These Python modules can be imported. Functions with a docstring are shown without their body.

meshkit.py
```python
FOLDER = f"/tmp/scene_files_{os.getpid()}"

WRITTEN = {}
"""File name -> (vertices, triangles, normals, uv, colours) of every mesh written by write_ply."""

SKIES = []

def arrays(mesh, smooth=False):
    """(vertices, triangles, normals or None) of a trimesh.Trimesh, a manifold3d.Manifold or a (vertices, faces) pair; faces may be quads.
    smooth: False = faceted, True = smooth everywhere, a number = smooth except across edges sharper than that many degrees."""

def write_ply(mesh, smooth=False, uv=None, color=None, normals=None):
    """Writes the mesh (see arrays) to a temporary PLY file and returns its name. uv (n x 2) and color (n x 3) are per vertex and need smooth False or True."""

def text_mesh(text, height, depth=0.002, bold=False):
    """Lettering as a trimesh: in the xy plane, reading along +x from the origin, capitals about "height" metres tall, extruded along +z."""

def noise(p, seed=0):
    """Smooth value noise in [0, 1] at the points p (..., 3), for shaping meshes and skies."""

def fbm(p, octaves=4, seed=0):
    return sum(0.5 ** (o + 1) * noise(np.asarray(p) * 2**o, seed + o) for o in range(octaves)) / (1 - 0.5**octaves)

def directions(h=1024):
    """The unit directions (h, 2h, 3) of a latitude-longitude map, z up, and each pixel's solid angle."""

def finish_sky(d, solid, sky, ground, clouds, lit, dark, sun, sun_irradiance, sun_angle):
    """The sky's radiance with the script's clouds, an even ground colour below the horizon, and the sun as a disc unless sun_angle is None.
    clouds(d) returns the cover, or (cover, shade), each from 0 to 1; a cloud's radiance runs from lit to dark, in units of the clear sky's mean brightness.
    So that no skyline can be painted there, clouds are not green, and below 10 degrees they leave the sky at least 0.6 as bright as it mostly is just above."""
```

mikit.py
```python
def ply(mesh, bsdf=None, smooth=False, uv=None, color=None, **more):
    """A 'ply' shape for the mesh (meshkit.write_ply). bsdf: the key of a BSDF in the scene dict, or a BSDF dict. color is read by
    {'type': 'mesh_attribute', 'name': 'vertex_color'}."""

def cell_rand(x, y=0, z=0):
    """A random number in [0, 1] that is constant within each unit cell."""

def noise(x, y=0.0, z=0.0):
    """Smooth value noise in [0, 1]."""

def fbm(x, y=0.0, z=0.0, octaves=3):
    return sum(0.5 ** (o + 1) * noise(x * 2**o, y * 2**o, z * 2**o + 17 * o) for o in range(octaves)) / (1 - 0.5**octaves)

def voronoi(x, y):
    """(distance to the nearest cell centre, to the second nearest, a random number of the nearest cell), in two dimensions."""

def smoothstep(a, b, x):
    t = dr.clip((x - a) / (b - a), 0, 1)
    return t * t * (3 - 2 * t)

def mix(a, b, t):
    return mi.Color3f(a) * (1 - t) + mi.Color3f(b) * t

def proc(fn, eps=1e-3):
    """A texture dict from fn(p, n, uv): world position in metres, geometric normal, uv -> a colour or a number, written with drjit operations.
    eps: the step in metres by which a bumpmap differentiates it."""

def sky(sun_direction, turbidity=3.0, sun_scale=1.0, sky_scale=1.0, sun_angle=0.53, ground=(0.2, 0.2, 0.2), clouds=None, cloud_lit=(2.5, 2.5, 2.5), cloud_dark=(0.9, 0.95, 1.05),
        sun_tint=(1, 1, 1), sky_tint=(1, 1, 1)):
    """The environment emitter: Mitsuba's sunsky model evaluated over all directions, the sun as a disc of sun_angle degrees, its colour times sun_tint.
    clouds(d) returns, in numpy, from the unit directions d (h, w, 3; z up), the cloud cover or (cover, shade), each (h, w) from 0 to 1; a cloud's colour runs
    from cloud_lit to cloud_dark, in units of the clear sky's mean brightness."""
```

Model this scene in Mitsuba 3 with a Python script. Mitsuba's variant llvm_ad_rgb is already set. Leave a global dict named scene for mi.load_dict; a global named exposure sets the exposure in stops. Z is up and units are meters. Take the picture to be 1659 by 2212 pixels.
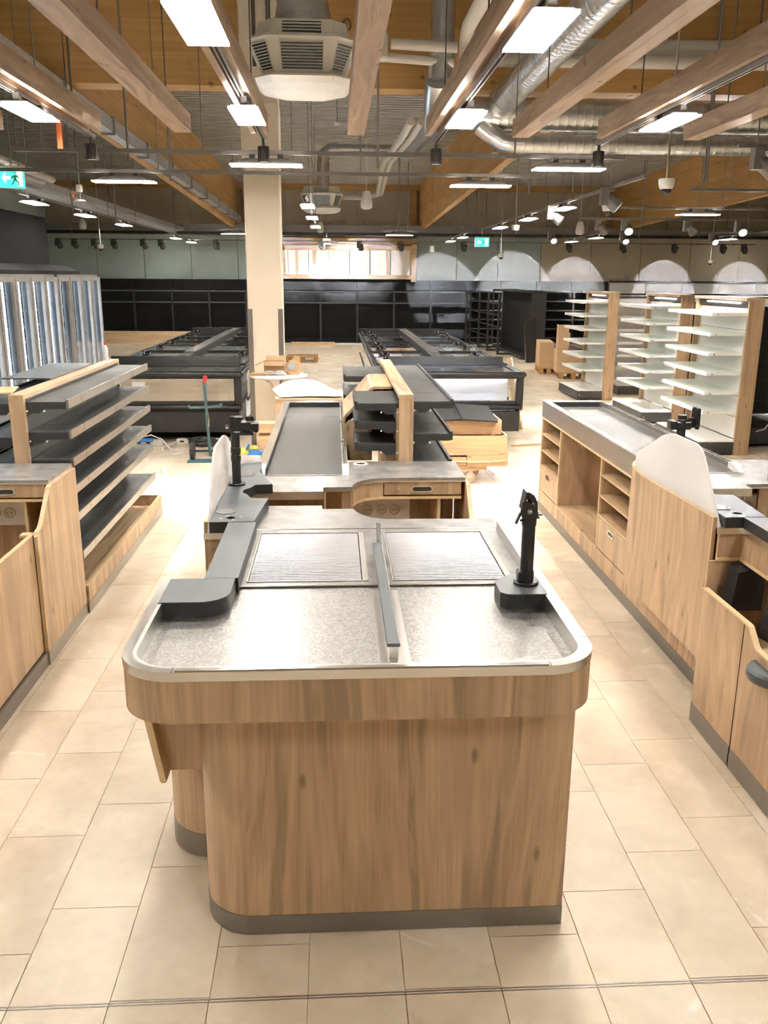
import math, random
import numpy as np
import trimesh
import mitsuba as mi
import drjit as dr
import mikit, meshkit
from shapely.geometry import Polygon, box as _sb, Point
def sbox(x0, x1, y0, y1): return _sb(x0, y0, x1, y1)

# ------------------------------------------------------------------ camera, light level
T = mi.ScalarTransform4f
PITCH, YAW, ROLL, FPX, CAMZ = 0.26492, 0.05696, 0.00639, 1870.0, 2.13
_cp, _sp, _cy, _sy = math.cos(PITCH), math.sin(PITCH), math.cos(YAW), math.sin(YAW)
_fw = np.array([_sy * _cp, _cy * _cp, -_sp]); _rt = np.array([_cy, -_sy, 0.0]); _up0 = np.cross(_rt, _fw)
_up = -_rt * math.sin(ROLL) + _up0 * math.cos(ROLL)
scene = {}
labels = {}
scene['camera'] = {'type': 'perspective', 'fov': math.degrees(2 * math.atan(829.5 / FPX)), 'fov_axis': 'x', 'near_clip': 0.05, 'far_clip': 200.0,
                   'to_world': T().look_at(origin=[0, 0, CAMZ], target=[float(v) for v in (np.array([0, 0, CAMZ]) + _fw)], up=[float(v) for v in _up])}
exposure = 2.0
PANEL = 26.0            # radiance of the LED panels
WHITE = np.array([1.0, 0.945, 0.865])
COOL = np.array([0.72, 0.86, 1.0])
rng = random.Random(7)
nrg = np.random.default_rng(7)

# ------------------------------------------------------------------ helpers
_count = {}
def uniq(base):
    n = _count.get(base, -1) + 1
    _count[base] = n
    return base if n == 0 else f'{base}_{n:03d}'
def emit(rad, tint=WHITE):
    return {'type': 'area', 'radiance': {'type': 'rgb', 'value': [float(rad * c) for c in tint]}}
class Thing:
    def __init__(self, name, label, cat, group=None, kind=None):
        self.key = uniq(name)
        d = {'label': label, 'category': cat}
        if kind: d = {'kind': kind}
        if group: d['group'] = group
        labels[self.key] = d
    def p(self, part, mesh, mat, label=None, parent=None, smooth=False, em=None, kind=None):
        key = uniq((parent or self.key) + '__' + part)
        sh = mesh if isinstance(mesh, dict) else mikit.ply(mesh, mat, smooth=smooth)
        if em is not None: sh = {**sh, 'emitter': em}
        scene[key] = sh
        if label or kind:
            labels[key] = {}
            if label: labels[key]['label'] = label
            if kind: labels[key]['kind'] = kind
        return key
def one(name, mesh, mat, label, cat, group=None, smooth=False, em=None, kind=None):
    key = uniq(name)
    sh = mesh if isinstance(mesh, dict) else mikit.ply(mesh, mat, smooth=smooth)
    if em is not None: sh = {**sh, 'emitter': em}
    scene[key] = sh
    labels[key] = {'label': label, 'category': cat}
    if group: labels[key]['group'] = group
    if kind: labels[key]['kind'] = kind
    return key
def struct(name, mesh, mat, smooth=False):
    scene[name] = mikit.ply(mesh, mat, smooth=smooth); labels[name] = {'kind': 'structure'}
    _count.setdefault(name, 0)
    return name
def spart(holder, part, mesh, mat, label=None, kind=None, smooth=False):
    key = uniq(holder + '__' + part)
    scene[key] = mesh if isinstance(mesh, dict) else mikit.ply(mesh, mat, smooth=smooth)
    if label or kind:
        labels[key] = {}
        if label: labels[key]['label'] = label
        if kind: labels[key]['kind'] = kind
    return key
_BF = np.array([[0,1,3],[0,3,2],[4,6,7],[4,7,5],[0,4,5],[0,5,1],[2,3,7],[2,7,6],[0,2,6],[0,6,4],[1,5,7],[1,7,3]])
def B(x0, x1, y0, y1, z0, z1, b=0.0):
    """box, with chamfered edges when b > 0"""
    x0, x1 = min(x0, x1), max(x0, x1); y0, y1 = min(y0, y1), max(y0, y1); z0, z1 = min(z0, z1), max(z0, z1)
    if b <= 0:
        v = np.array([[x, y, z] for x in (x0, x1) for y in (y0, y1) for z in (z0, z1)], float)
        return trimesh.Trimesh(v, _BF, process=False)
    b = min(b, .45 * (x1 - x0), .45 * (y1 - y0), .45 * (z1 - z0))
    v = []
    for sx in (0, 1):
        for sy in (0, 1):
            for sz in (0, 1):
                c = np.array([x1 if sx else x0, y1 if sy else y0, z1 if sz else z0], float)
                d = np.array([-b if sx else b, -b if sy else b, -b if sz else b])
                for k in range(3):
                    e = d.copy(); e[k] = 0
                    v.append(c + e)
    return trimesh.Trimesh(np.array(v), process=False).convex_hull
def cat(*ms):
    return trimesh.util.concatenate([m for m in ms if m is not None])
def ext(poly, h):
    return cat(*[trimesh.creation.extrude_polygon(g, h, engine='earcut') for g in getattr(poly, 'geoms', [poly]) if g.geom_type == 'Polygon' and g.area > 1e-9])
def PZ(pts, z0, z1):
    poly = pts if hasattr(pts, 'geom_type') else Polygon(pts)
    m = ext(poly.buffer(0), z1 - z0); m.apply_translation([0, 0, z0]); return m
def PX(pts, x0, x1):
    """(y,z) outline extruded along x"""
    poly = pts if hasattr(pts, 'geom_type') else Polygon(pts)
    m = ext(poly.buffer(0), x1 - x0)
    v = m.vertices.copy(); m.vertices = np.c_[v[:, 2] + x0, v[:, 0], v[:, 1]]; return m
def PY(pts, y0, y1):
    """(x,z) outline extruded along y"""
    poly = pts if hasattr(pts, 'geom_type') else Polygon(pts)
    m = ext(poly.buffer(0), y1 - y0)
    v = m.vertices.copy(); m.vertices = np.c_[v[:, 0], v[:, 2] + y0, v[:, 1]]
    m.invert(); return m
def TUBE(pts, r, n=10, cap=True):
    P = np.asarray(pts, float); k = len(P)
    R = np.broadcast_to(np.asarray(r, float), (k,))
    t = np.gradient(P, axis=0); t /= np.linalg.norm(t, axis=1, keepdims=True) + 1e-12
    a = np.zeros_like(t); ref = np.array([0, 0, 1.0]) if abs(t[0, 2]) < .9 else np.array([1.0, 0, 0])
    a0 = np.cross(t[0], ref); a0 /= np.linalg.norm(a0); a[0] = a0
    for i in range(1, k):
        q = a[i - 1] - t[i] * (a[i - 1] @ t[i]); a[i] = q / (np.linalg.norm(q) + 1e-12)
    b = np.cross(t, a); ang = np.arange(n) * 2 * math.pi / n
    v = (P[:, None] + R[:, None, None] * (np.cos(ang)[None, :, None] * a[:, None] + np.sin(ang)[None, :, None] * b[:, None])).reshape(-1, 3)
    f = []
    for i in range(k - 1):
        for j in range(n):
            p, q = i * n + j, i * n + (j + 1) % n
            f += [[p, q, q + n], [p, q + n, p + n]]
    if cap:
        v = np.vstack([v, P[0], P[-1]]); c0, c1 = len(v) - 2, len(v) - 1
        for j in range(n):
            f += [[c0, (j + 1) % n, j], [c1, (k - 1) * n + j, (k - 1) * n + (j + 1) % n]]
    m = trimesh.Trimesh(v, np.array(f), process=False); return m
def CYL(p0, p1, r, n=14, r1=None):
    return TUBE([p0, p1], [r, r if r1 is None else r1], n)
def LATHE(prof, n=20, at=(0, 0, 0)):
    """profile [(r,z)] around z"""
    pr = np.array(prof, float); k = len(pr); ang = np.arange(n) * 2 * math.pi / n
    v = np.stack([pr[:, None, 0] * np.cos(ang), pr[:, None, 0] * np.sin(ang), np.broadcast_to(pr[:, None, 1], (k, n))], -1).reshape(-1, 3) + np.array(at)
    f = []
    for i in range(k - 1):
        for j in range(n):
            p, q = i * n + j, i * n + (j + 1) % n
            f += [[p, q, q + n], [p, q + n, p + n]]
    return trimesh.Trimesh(v, np.array(f), process=False)
def rotz(m, deg, at=(0, 0, 0)):
    m = m.copy(); m.apply_transform(trimesh.transformations.rotation_matrix(math.radians(deg), [0, 0, 1], at)); return m
def rot(m, deg, axis, at=(0, 0, 0)):
    m = m.copy(); m.apply_transform(trimesh.transformations.rotation_matrix(math.radians(deg), axis, at)); return m
def mv(m, x=0, y=0, z=0):
    m = m.copy(); m.apply_translation([x, y, z]); return m
def at(sh, x, y, z):
    return {**sh, 'to_world': T().translate([float(x), float(y), float(z)])}
def arc(cx, cy, r, a0, a1, n=8):
    return [(cx + r * math.cos(math.radians(a0 + (a1 - a0) * i / n)), cy + r * math.sin(math.radians(a0 + (a1 - a0) * i / n))) for i in range(n + 1)]
def ribbed(pts, r, step=0.11, ridge=0.0045, n=22):
    """spiral duct: a tube with raised seams every step metres"""
    P = np.asarray(pts, float); out = [P[0]]; rad = [r]
    for a, b in zip(P[:-1], P[1:]):
        L = np.linalg.norm(b - a); d = (b - a) / L; s = step
        while s < L - .03:
            for o, h in ((-.012, 0), (-.004, ridge), (.004, ridge), (.012, 0)):
                out.append(a + d * (s + o)); rad.append(r + h)
            s += step
        out.append(b); rad.append(r)
    return TUBE(out, rad, n)

# ------------------------------------------------------------------ materials
def tw(d): return {'type': 'twosided', 'bsdf': d}
def rgb(c): return {'type': 'rgb', 'value': [float(x) for x in c]}
def pbr(key, col, rough=.5, metal=0.0, spec=.5, **k):
    scene[key] = tw({'type': 'principled', 'base_color': rgb(col) if isinstance(col, (tuple, list)) else col, 'roughness': rough, 'metallic': metal, 'specular': spec, **k})
def noi(f): return mikit.proc(f)
fb, nz = mikit.fbm, mikit.noise
def oak(axis, c0, c1, c2):
    def fn(p, n, uv):
        a, b, l = (p.y, p.z, p.x) if axis == 0 else (p.x, p.z, p.y) if axis == 1 else (p.x, p.y, p.z)
        warp = nz(a * 4, b * 4, l * 1.3)
        fine = nz(a * 230 + 7, b * 230, l * 4)
        mid = fb(a * 34 + warp * 5, b * 34 + warp * 5, l * 1.1, 3)
        broad = fb(a * 10 + 3 + warp * .8, b * 10, l * .45, 2)
        streak = mikit.smoothstep(.56, .74, nz(a * 22 + warp * 2.5 + 40, b * 22, l * 1.0)) * mikit.smoothstep(.42, .62, mid)
        k1, k2, kr = mikit.voronoi((a + b) * 5.5 + 3, l * 2.2)
        knot = (1 - mikit.smoothstep(.02, .09, k1)) * mikit.smoothstep(.72, .8, kr)
        c = mikit.mix(c0, c1, dr.clip((mid - .5) * 1.7 + .5 + (fine - .5) * .5, 0, 1))
        c = mikit.mix(c, c2, mikit.smoothstep(.45, .75, broad) * .55)
        c = mikit.mix(c, (c2[0] * .62, c2[1] * .60, c2[2] * .60), streak * .55)
        return mikit.mix(c, (c2[0] * .45, c2[1] * .42, c2[2] * .4), knot * .6)
    return noi(fn)
OL, OD, OG = (.46, .318, .192), (.318, .206, .116), (.26, .178, .109)
pbr('oak_v', oak(2, OD, OL, OG), .42)
pbr('oak_y', oak(1, (.36, .235, .13), (.49, .335, .20), OG), .42)
pbr('oak_x', oak(0, (.42, .26, .14), (.55, .36, .20), OG), .42)
pbr('oak_edge', (.52, .385, .215), .5)
pbr('beam_wood', oak(1, (.27, .185, .12), (.38, .265, .175), (.24, .16, .10)), .5)
def pine(axis):
    def fn(p, n, uv):
        a, b, l = (p.y, p.z, p.x) if axis == 0 else (p.x, p.z, p.y)
        lam = mikit.cell_rand(dr.floor(b * 9), dr.floor(l * .37 + mikit.cell_rand(dr.floor(b * 9)) * 3), 0)
        g = fb(a * 22, b * 40, l * 1.1, 3)
        k1, k2, kr = mikit.voronoi(l * 1.9 + 11, b * 2.4 + a)
        knot = (1 - mikit.smoothstep(.035, .075, k1)) * mikit.smoothstep(.35, .4, kr)
        c = mikit.mix((.285, .15, .045), (.43, .25, .09), dr.clip(g * .75 + lam * .3, 0, 1))
        return mikit.mix(c, (.16, .07, .03), knot * .8)
    return noi(fn)
pbr('pine_x', pine(0), .6); pbr('pine_y', pine(1), .6)
pbr('pine_pale', oak(0, (.60, .42, .24), (.74, .55, .34), (.55, .36, .2)), .6)
def tilefn(p, n, uv):
    kx = dr.floor((p.x + 1.0) / .3)
    ky = dr.floor((p.y - .125 - .207 * kx) / .62)
    r = mikit.cell_rand(kx, ky, 3)
    x, y = p.x + r * 31, p.y + r * 17
    w = fb(x * 1.7, y * 1.7, 0, 3) * 2.2
    cloud = fb(x * 2.6 + w, y * 2.6 - w, 5, 4)
    fine = fb(x * 26, y * 26, 2, 2)
    vein = dr.abs(nz(x * 2.2 + y * 1.1 + w * .35 + 9, y * .5 - x * .3 + w * .2, 8) - .5)
    vm = (1 - mikit.smoothstep(.003, .012, vein)) * mikit.smoothstep(.50, .62, nz(x * 4.1, y * 4.1 + 30, 1)) * mikit.smoothstep(.35, .6, fine)
    c = mikit.mix((.59, .48, .35), (.78, .68, .54), dr.clip((cloud - .5) * 1.6 + .52 + (r - .5) * .3, 0, 1))
    c = c * (.95 + fine * .1)
    return mikit.mix(c, (.86, .80, .70), vm * .6)
scene['tile'] = tw({'type': 'principled', 'base_color': noi(tilefn), 'roughness': .33, 'specular': .45})
pbr('grout', (.46, .385, .295), .9)
pbr('steel', (.62, .60, .57), .33, 1.0)
pbr('steel_edge', (.66, .64, .61), .22, 1.0)
def speckle(p, n, uv):
    g = .55 * nz(p.x * 330, p.y * 330, 1) + .45 * nz(p.x * 150 + 9, p.y * 150, 4)
    return mikit.mix((.27, .262, .25), (.44, .43, .41), mikit.smoothstep(.30, .70, g))
pbr('steel_grain', noi(speckle), .35, .95)
pbr('roller_steel', (.62, .62, .65), .42, 1.0)
pbr('kick_steel', (.20, .188, .172), .4, .8)
pbr('door_grey', (.42, .40, .375), .4, .2)
pbr('guard_dark', (.15, .135, .12), .4, .5)
pbr('steel_dull', (.36, .34, .315), .42, .9)
def slate(p, n, uv):
    g = fb(p.x * 14, p.y * 14, p.z * 3, 4); f = nz(p.x * 260, p.y * 260, 3)
    return mikit.mix((.14, .135, .13), (.30, .29, .275), dr.clip(g * .9 + f * .35 - .1, 0, 1))
pbr('slate', noi(slate), .28, .35)
pbr('belt_rubber', noi(lambda p, n, uv: mikit.mix((.050, .048, .044), (.068, .065, .06), nz(p.x * 300, p.y * 300, 1))), .55, 0, .3)
pbr('black', (.012, .012, .013), .38)
pbr('black_gloss', (.012, .012, .013), .15)
pbr('graphite', (.019, .021, .023), .45)
pbr('shelf_grey', (.034, .036, .036), .38)
pbr('anthracite', (.062, .071, .078), .45)
pbr('rail_grey', (.30, .29, .27), .28, .85)
pbr('dark_back', (.014, .0145, .0155), .8, 0, .12)
pbr('wall_black', (.014, .0145, .0155), .8, 0, .12)
pbr('white', (.80, .79, .76), .45)
pbr('white_gloss', (.82, .82, .80), .2)
pbr('cream', (.72, .63, .515), .75)
pbr('wall_blue', noi(lambda p, n, uv: mikit.mix((.33, .40, .39), (.37, .44, .43), fb(p.x * 3, p.z * 3, 1))), .85)
pbr('wall_beige', (.50, .44, .33), .85)
pbr('wall_upper', (.36, .31, .235), .85)
pbr('deck', noi(lambda p, n, uv: mikit.mix((.29, .275, .24), (.35, .335, .295), fb(p.x * 1.5, p.y * 1.5, 1))), .45, .3)
pbr('duct', noi(lambda p, n, uv: mikit.mix((.50, .51, .51), (.68, .68, .67), fb(p.x * 9, p.y * 9, p.z * 9))), .30, 1.0)
pbr('galv', noi(lambda p, n, uv: mikit.mix((.42, .44, .45), (.60, .62, .63), nz(p.x * 30, p.y * 30, p.z * 30))), .4, .8)
pbr('insulation', (.50, .47, .42), .7)
pbr('lamp_black', (.05, .045, .042), .45)
pbr('track_grey', (.17, .16, .148), .45, .3)
pbr('unit_white', (.62, .58, .50), .45)
pbr('chrome', (.75, .74, .72), .12, 1.0)
pbr('cardboard', noi(lambda p, n, uv: mikit.mix((.44, .29, .155), (.50, .335, .19), fb(p.x * 12, p.y * 12, p.z * 12))), .8)
pbr('paper', (.83, .82, .80), .8)
pbr('print_grey', (.42, .41, .42), .8)
pbr('teal', (.05, .115, .13), .4)
pbr('red', (.55, .03, .025), .35)
pbr('rubber', (.03, .029, .028), .7)
pbr('blue', (.03, .20, .55), .5)
pbr('yellow', (.75, .68, .18), .5)
pbr('caster', (.52, .46, .36), .5)
pbr('green_sign', (.02, .42, .24), .4)
pbr('orange', (.7, .16, .04), .6)
pbr('mint_shelf', (.67, .72, .68), .3)
pbr('liner', (.72, .74, .76), .5)
pbr('cold_liner', (.10, .13, .17), .5)
pbr('tub_grey', (.10, .115, .108), .5)
scene['glass'] = {'type': 'thindielectric', 'int_ior': 1.5, 'ext_ior': 1.0}
scene['acrylic'] = {'type': 'principledthin', 'base_color': rgb((.86, .84, .83)), 'roughness': .45, 'diff_trans': .9, 'spec_trans': 0.0, 'eta': 1.49}
scene['plastic_wrap'] = {'type': 'principledthin', 'base_color': rgb((.9, .9, .9)), 'roughness': .15, 'diff_trans': .6, 'spec_trans': .5, 'eta': 1.45}
# ================================================================== THE ROOM
XL, XR, YF, YB = -9.3, 15.5, -4.5, 30.1
struct('floor', B(XL, XR, YF, YB, -.15, -.004), 'grout')
_tile = mikit.ply(B(-.1485, .1485, -.3085, .3085, -.008, 0), 'tile')
_ti = []
for kx in range(-28, 56):
    for ky in range(-9, 48):
        x = -1.0 + .3 * kx + .15; y = .125 + .207 * kx + .62 * ky + .31 - .62 * math.floor(.207 * kx / .62)
        if XL < x < XR and YF < y < YB - .3: _ti.append((x, y))
def _sees(x, y):
    q = np.array([x, y, -CAMZ]); d = q @ _fw
    return d > .3 and abs(q @ _rt / d) < .48 and abs(q @ _up / d) < .63 and not (-.4 < x < .7 and 2.5 < y < 8) and not (x < -1.7 or x > 1.95) 
_near = sorted([t for t in _ti if _sees(*t)], key=lambda t: math.hypot(*t))[:290]
_ns = set(_near)
for x, y in _near: spart('floor', 'tile', at(_tile, x, y, 0), None)
_far = [t for t in _ti if t not in _ns]
_tv = np.array([[-.1485, -.3085, 0], [.1485, -.3085, 0], [.1485, .3085, 0], [-.1485, .3085, 0]])
_v = (np.array([[x, y, 0] for x, y in _far])[:, None] + _tv[None]).reshape(-1, 3)
_f = (np.arange(len(_far))[:, None, None] * 4 + np.array([[0, 1, 2], [0, 2, 3]])[None]).reshape(-1, 3)
spart('floor', 'tile_field', trimesh.Trimesh(_v, _f, process=False), 'tile', kind='stuff')
spart('floor', 'joint_strip', cat(B(XL, XR, 2.172, 2.176, -.003, .0015), B(XL, XR, 2.182, 2.186, -.003, .0015)), 'rail_grey', 'thin metal movement joint across the floor')

# far wall: coloured cladding sheets on a base wall
struct('wall_back', B(XL, XR, YB + .02, YB + .3, 0, 5.6), 'wall_upper')
_xs = np.arange(-9.3, 15.6, 2.05)
for x in _xs:
    spart('wall_back', 'panel', B(x + .012, min(x + 2.038, XR), YB - .02, YB + .02, 3.72, 5.4), 'wall_upper')
for x0, x1, m in ([(-9.3 + 1.53 * k, -9.3 + 1.53 * (k + 1), 'wall_blue') for k in range(5)] + [(2.75, 4.1, 'wall_blue'), (4.1, 5.5, 'wall_blue'), (5.5, 6.95, 'wall_blue')]
                  + [(6.95 + 1.71 * k, 6.95 + 1.71 * (k + 1), 'wall_beige') for k in range(5)]):
    spart('wall_back', 'panel', B(x0 + .008, x1 - .008, YB - .05, YB + .02, 1.6, 3.42), m)
    spart('wall_back', 'panel', B(x0 + .008, x1 - .008, YB - .03, YB + .02, 3.43, 3.72), 'wall_beige')
struct('wall_left', B(XL - .2, XL, YF, YB, 0, 5.6), 'wall_blue')
struct('wall_right', B(XR, XR + .2, YF, YB, 0, 5.6), 'wall_beige')
struct('wall_front', B(XL, XR, YF - .2, YF, 0, 5.6), 'wall_beige')

# ribbed steel roof deck
def DZ(y): return 5.52 if y < 11.3 else 5.43 - .022 * (y - 11.3)
def deck_mesh():
    prof = []
    y = YF
    def zc(y): return 5.52 if y < 11.3 else 5.43 - .022 * (y - 11.3)
    while y < YB:
        for dy, dz in ((0, 0), (.09, 0), (.11, .085), (.18, .085), (.2, 0)):
            prof.append((y + dy, zc(y + dy) + dz))
        y += .2
    prof = np.array(prof); k = len(prof)
    v = np.vstack([np.c_[np.full(k, XL), prof], np.c_[np.full(k, XR), prof]])
    f = []
    for i in range(k - 1): f += [[i, i + k, i + 1], [i + 1, i + k, i + k + 1]]
    return trimesh.Trimesh(v, np.array(f), process=False)
struct('ceiling', deck_mesh(), 'deck')

# glulam beams
one('roof_beam', B(XL, XR, 10.85, 11.2, 4.22, 5.6), 'pine_x', 'deep orange glulam roof beam crossing above the checkouts behind the white column', 'beam')
for x, w, lab in ((-3.28, .15, 'long glulam roof beam left of the column carrying a galvanised tray'), (2.80, .15, 'long glulam roof beam right of the column below the ducts'),
                  (9.25, .17, 'long glulam roof beam at the far right above the white shelving'), ):
    one('roof_beam', PX([(11.2, 4.08), (30.05, 3.62), (30.05, 5.05), (11.2, 5.45)], x, x + w), 'pine_y', lab, 'beam')
one('roof_beam', B(XL, XR, 29.85, 30.05, 4.86, 5.12), 'pine_x', 'orange timber wall plate under the roof deck on the far wall', 'beam')
for x in (-2.95, 2.5, 8.9):
    one('timber_post', B(x, x + .22, 29.9, 30.07, 3.75, 4.86), 'pine_x', f'short dark timber post on the far wall beside the end of the {"left" if x < 0 else "middle" if x < 5 else "right"} glulam beam', 'post')

# column
col = Thing('column', 'cream painted square column behind the middle checkout', 'column')
col.p('shaft', B(-1.02, -.615, 10.5, 10.88, 0, 5.5, .012), 'cream')
for x0, x1 in ((-1.024, -.965), (-.665, -.611)):
    col.p('corner_guard', cat(B(x0, x1, 10.492, 10.5, 0, 1.76), B(x0 if x0 < -.9 else x1 - .006, x0 + .006 if x0 < -.9 else x1, 10.492, 10.56, 0, 1.76)), 'guard_dark', 'tall steel corner guard')
for x0, x1 in ((-.872, -.832), (-.717, -.702), (-.690, -.668)): col.p('conduit', B(x0, x1, 10.478, 10.50, 4.35, 5.5), 'lamp_black', 'dark cable conduit')
col.p('cladding_sleeve', B(-1.027, -.608, 10.47, 10.9, 3.36, 3.98), 'cream')

one('cable_coil', TUBE([(.165 + .045 * math.cos(a), 10.838, 4.86 + .06 * math.sin(a)) for a in np.linspace(0, 2 * math.pi, 20)], .008, 6), 'lamp_black', 'small coil of cable hanging on the glulam cross beam', 'cable coil', smooth=60)
# timber-framed lit panel strip on the far wall
wf = Thing('display_frame', 'long timber framed recess with lit white panels on the far wall', 'wall frame')
wf.p('frame_rail', B(-2.2, 2.72, 29.75, 30.05, 3.17, 3.36), 'pine_x'); wf.p('frame_rail', B(-2.2, 2.55, 29.78, 30.05, 2.99, 3.12), 'pine_pale')
wf.p('frame_rail', B(-2.2, 2.55, 29.7, 30.05, 2.06, 2.20), 'pine_pale'); wf.p('frame_side', B(2.55, 2.72, 29.7, 30.05, 1.98, 3.17), 'pine_pale')
for k in range(7): wf.p('back_panel', B(-2.2 + .68 * k, -2.2 + .68 * (k + 1) - .02, 29.99, 30.04, 2.2, 3.05), 'white')
for x in (-1.66, -1.28, -.73, -.05, .37, 1.06, 1.72): wf.p('stud', B(x, x + .05, 29.84, 29.99, 2.2, 2.99), 'pine_pale')

# ================================================================== BLACK WALL SHELVING
def bay(x0, x1, nsh, where):
    t = Thing('wall_shelf_bay', where, 'shelving', 'empty black shelf bays along the far wall')
    t.p('back_panel', B(x0 + .006, x1 - .006, 29.86, 29.9, .12, 1.68), 'wall_black')
    t.p('head_panel', B(x0 + .006, x1 - .006, 29.84, 29.9, 1.70, 2.03), 'wall_black')
    t.p('upright', B(x0 - .03, x0 + .03, 29.45, 29.51, 0, 1.72), 'graphite')
    t.p('base', B(x0, x1, 29.5, 29.88, 0, .14), 'dark_back')
    for z in ((1.66, 1.30) if nsh == 2 else tuple(1.68 - .3 * k for k in range(nsh))):
        t.p('rail', B(x0 + .03, x1 - .03, 29.44, 29.5, z - .022, z + .022), 'anthracite')
        if nsh > 2: t.p('shelf', B(x0 + .03, x1 - .03, 29.5, 29.85, z - .02, z + .0), 'graphite')
ORD = ('first', 'second', 'third', 'fourth', 'fifth', 'sixth', 'seventh', 'eighth', 'ninth', 'tenth', 'eleventh', 'twelfth', 'thirteenth', 'fourteenth', 'fifteenth', 'sixteenth', 'seventeenth')
bx = [-9.2, -7.85, -6.53, -5.3, -4.1, -2.9, -1.7, -.47, .75, 1.97, 3.19, 4.4]
for i, (a, b) in enumerate(zip(bx[:-1], bx[1:])):
    bay(a, b, 2, 'empty black wall shelf bay, ' + ORD[i] + ' from the left wall' + (', left of the column' if b < -1.5 else ', behind the right chest freezer' if a > .7 else ', right of the column'))
for i, (a, b) in enumerate(((4.4, 5.6), (5.6, 6.8), (6.8, 8.0), (8.0, 9.25))):
    bay(a, b, 6, 'empty black five-rail wall shelf bay behind the thin rack frame' if a < 5 else 'empty black five-rail wall shelf bay, ' + ORD[i - 1] + ' one right of the dark partition')
# white end of the wall shelving
for i, (a, b, m) in enumerate(((9.3, 10.55, 'white'), (10.55, 11.8, 'white'), (11.8, 13.1, 'liner'), (13.1, 14.4, 'white'), (14.4, 15.4, 'white'))):
    t = Thing('white_wall_shelf_bay', ORD[i] + ' bright white wall shelf bay right of the black bays on the far wall', 'shelving', 'white wall shelf bays on the far wall')
    t.p('back_panel', B(a + .006, b - .006, 29.84, 29.9, .1, 2.0), m)
    t.p('top_rail', B(a, b, 29.80, 29.9, 2.0, 2.06), 'graphite'); t.p('rail', B(a, b, 29.4, 29.46, 1.60, 1.65), 'graphite')
    for z in (.3, .6, .95, 1.3): t.p('shelf', B(a, b, 29.45, 29.84, z, z + .03), 'white')

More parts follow.
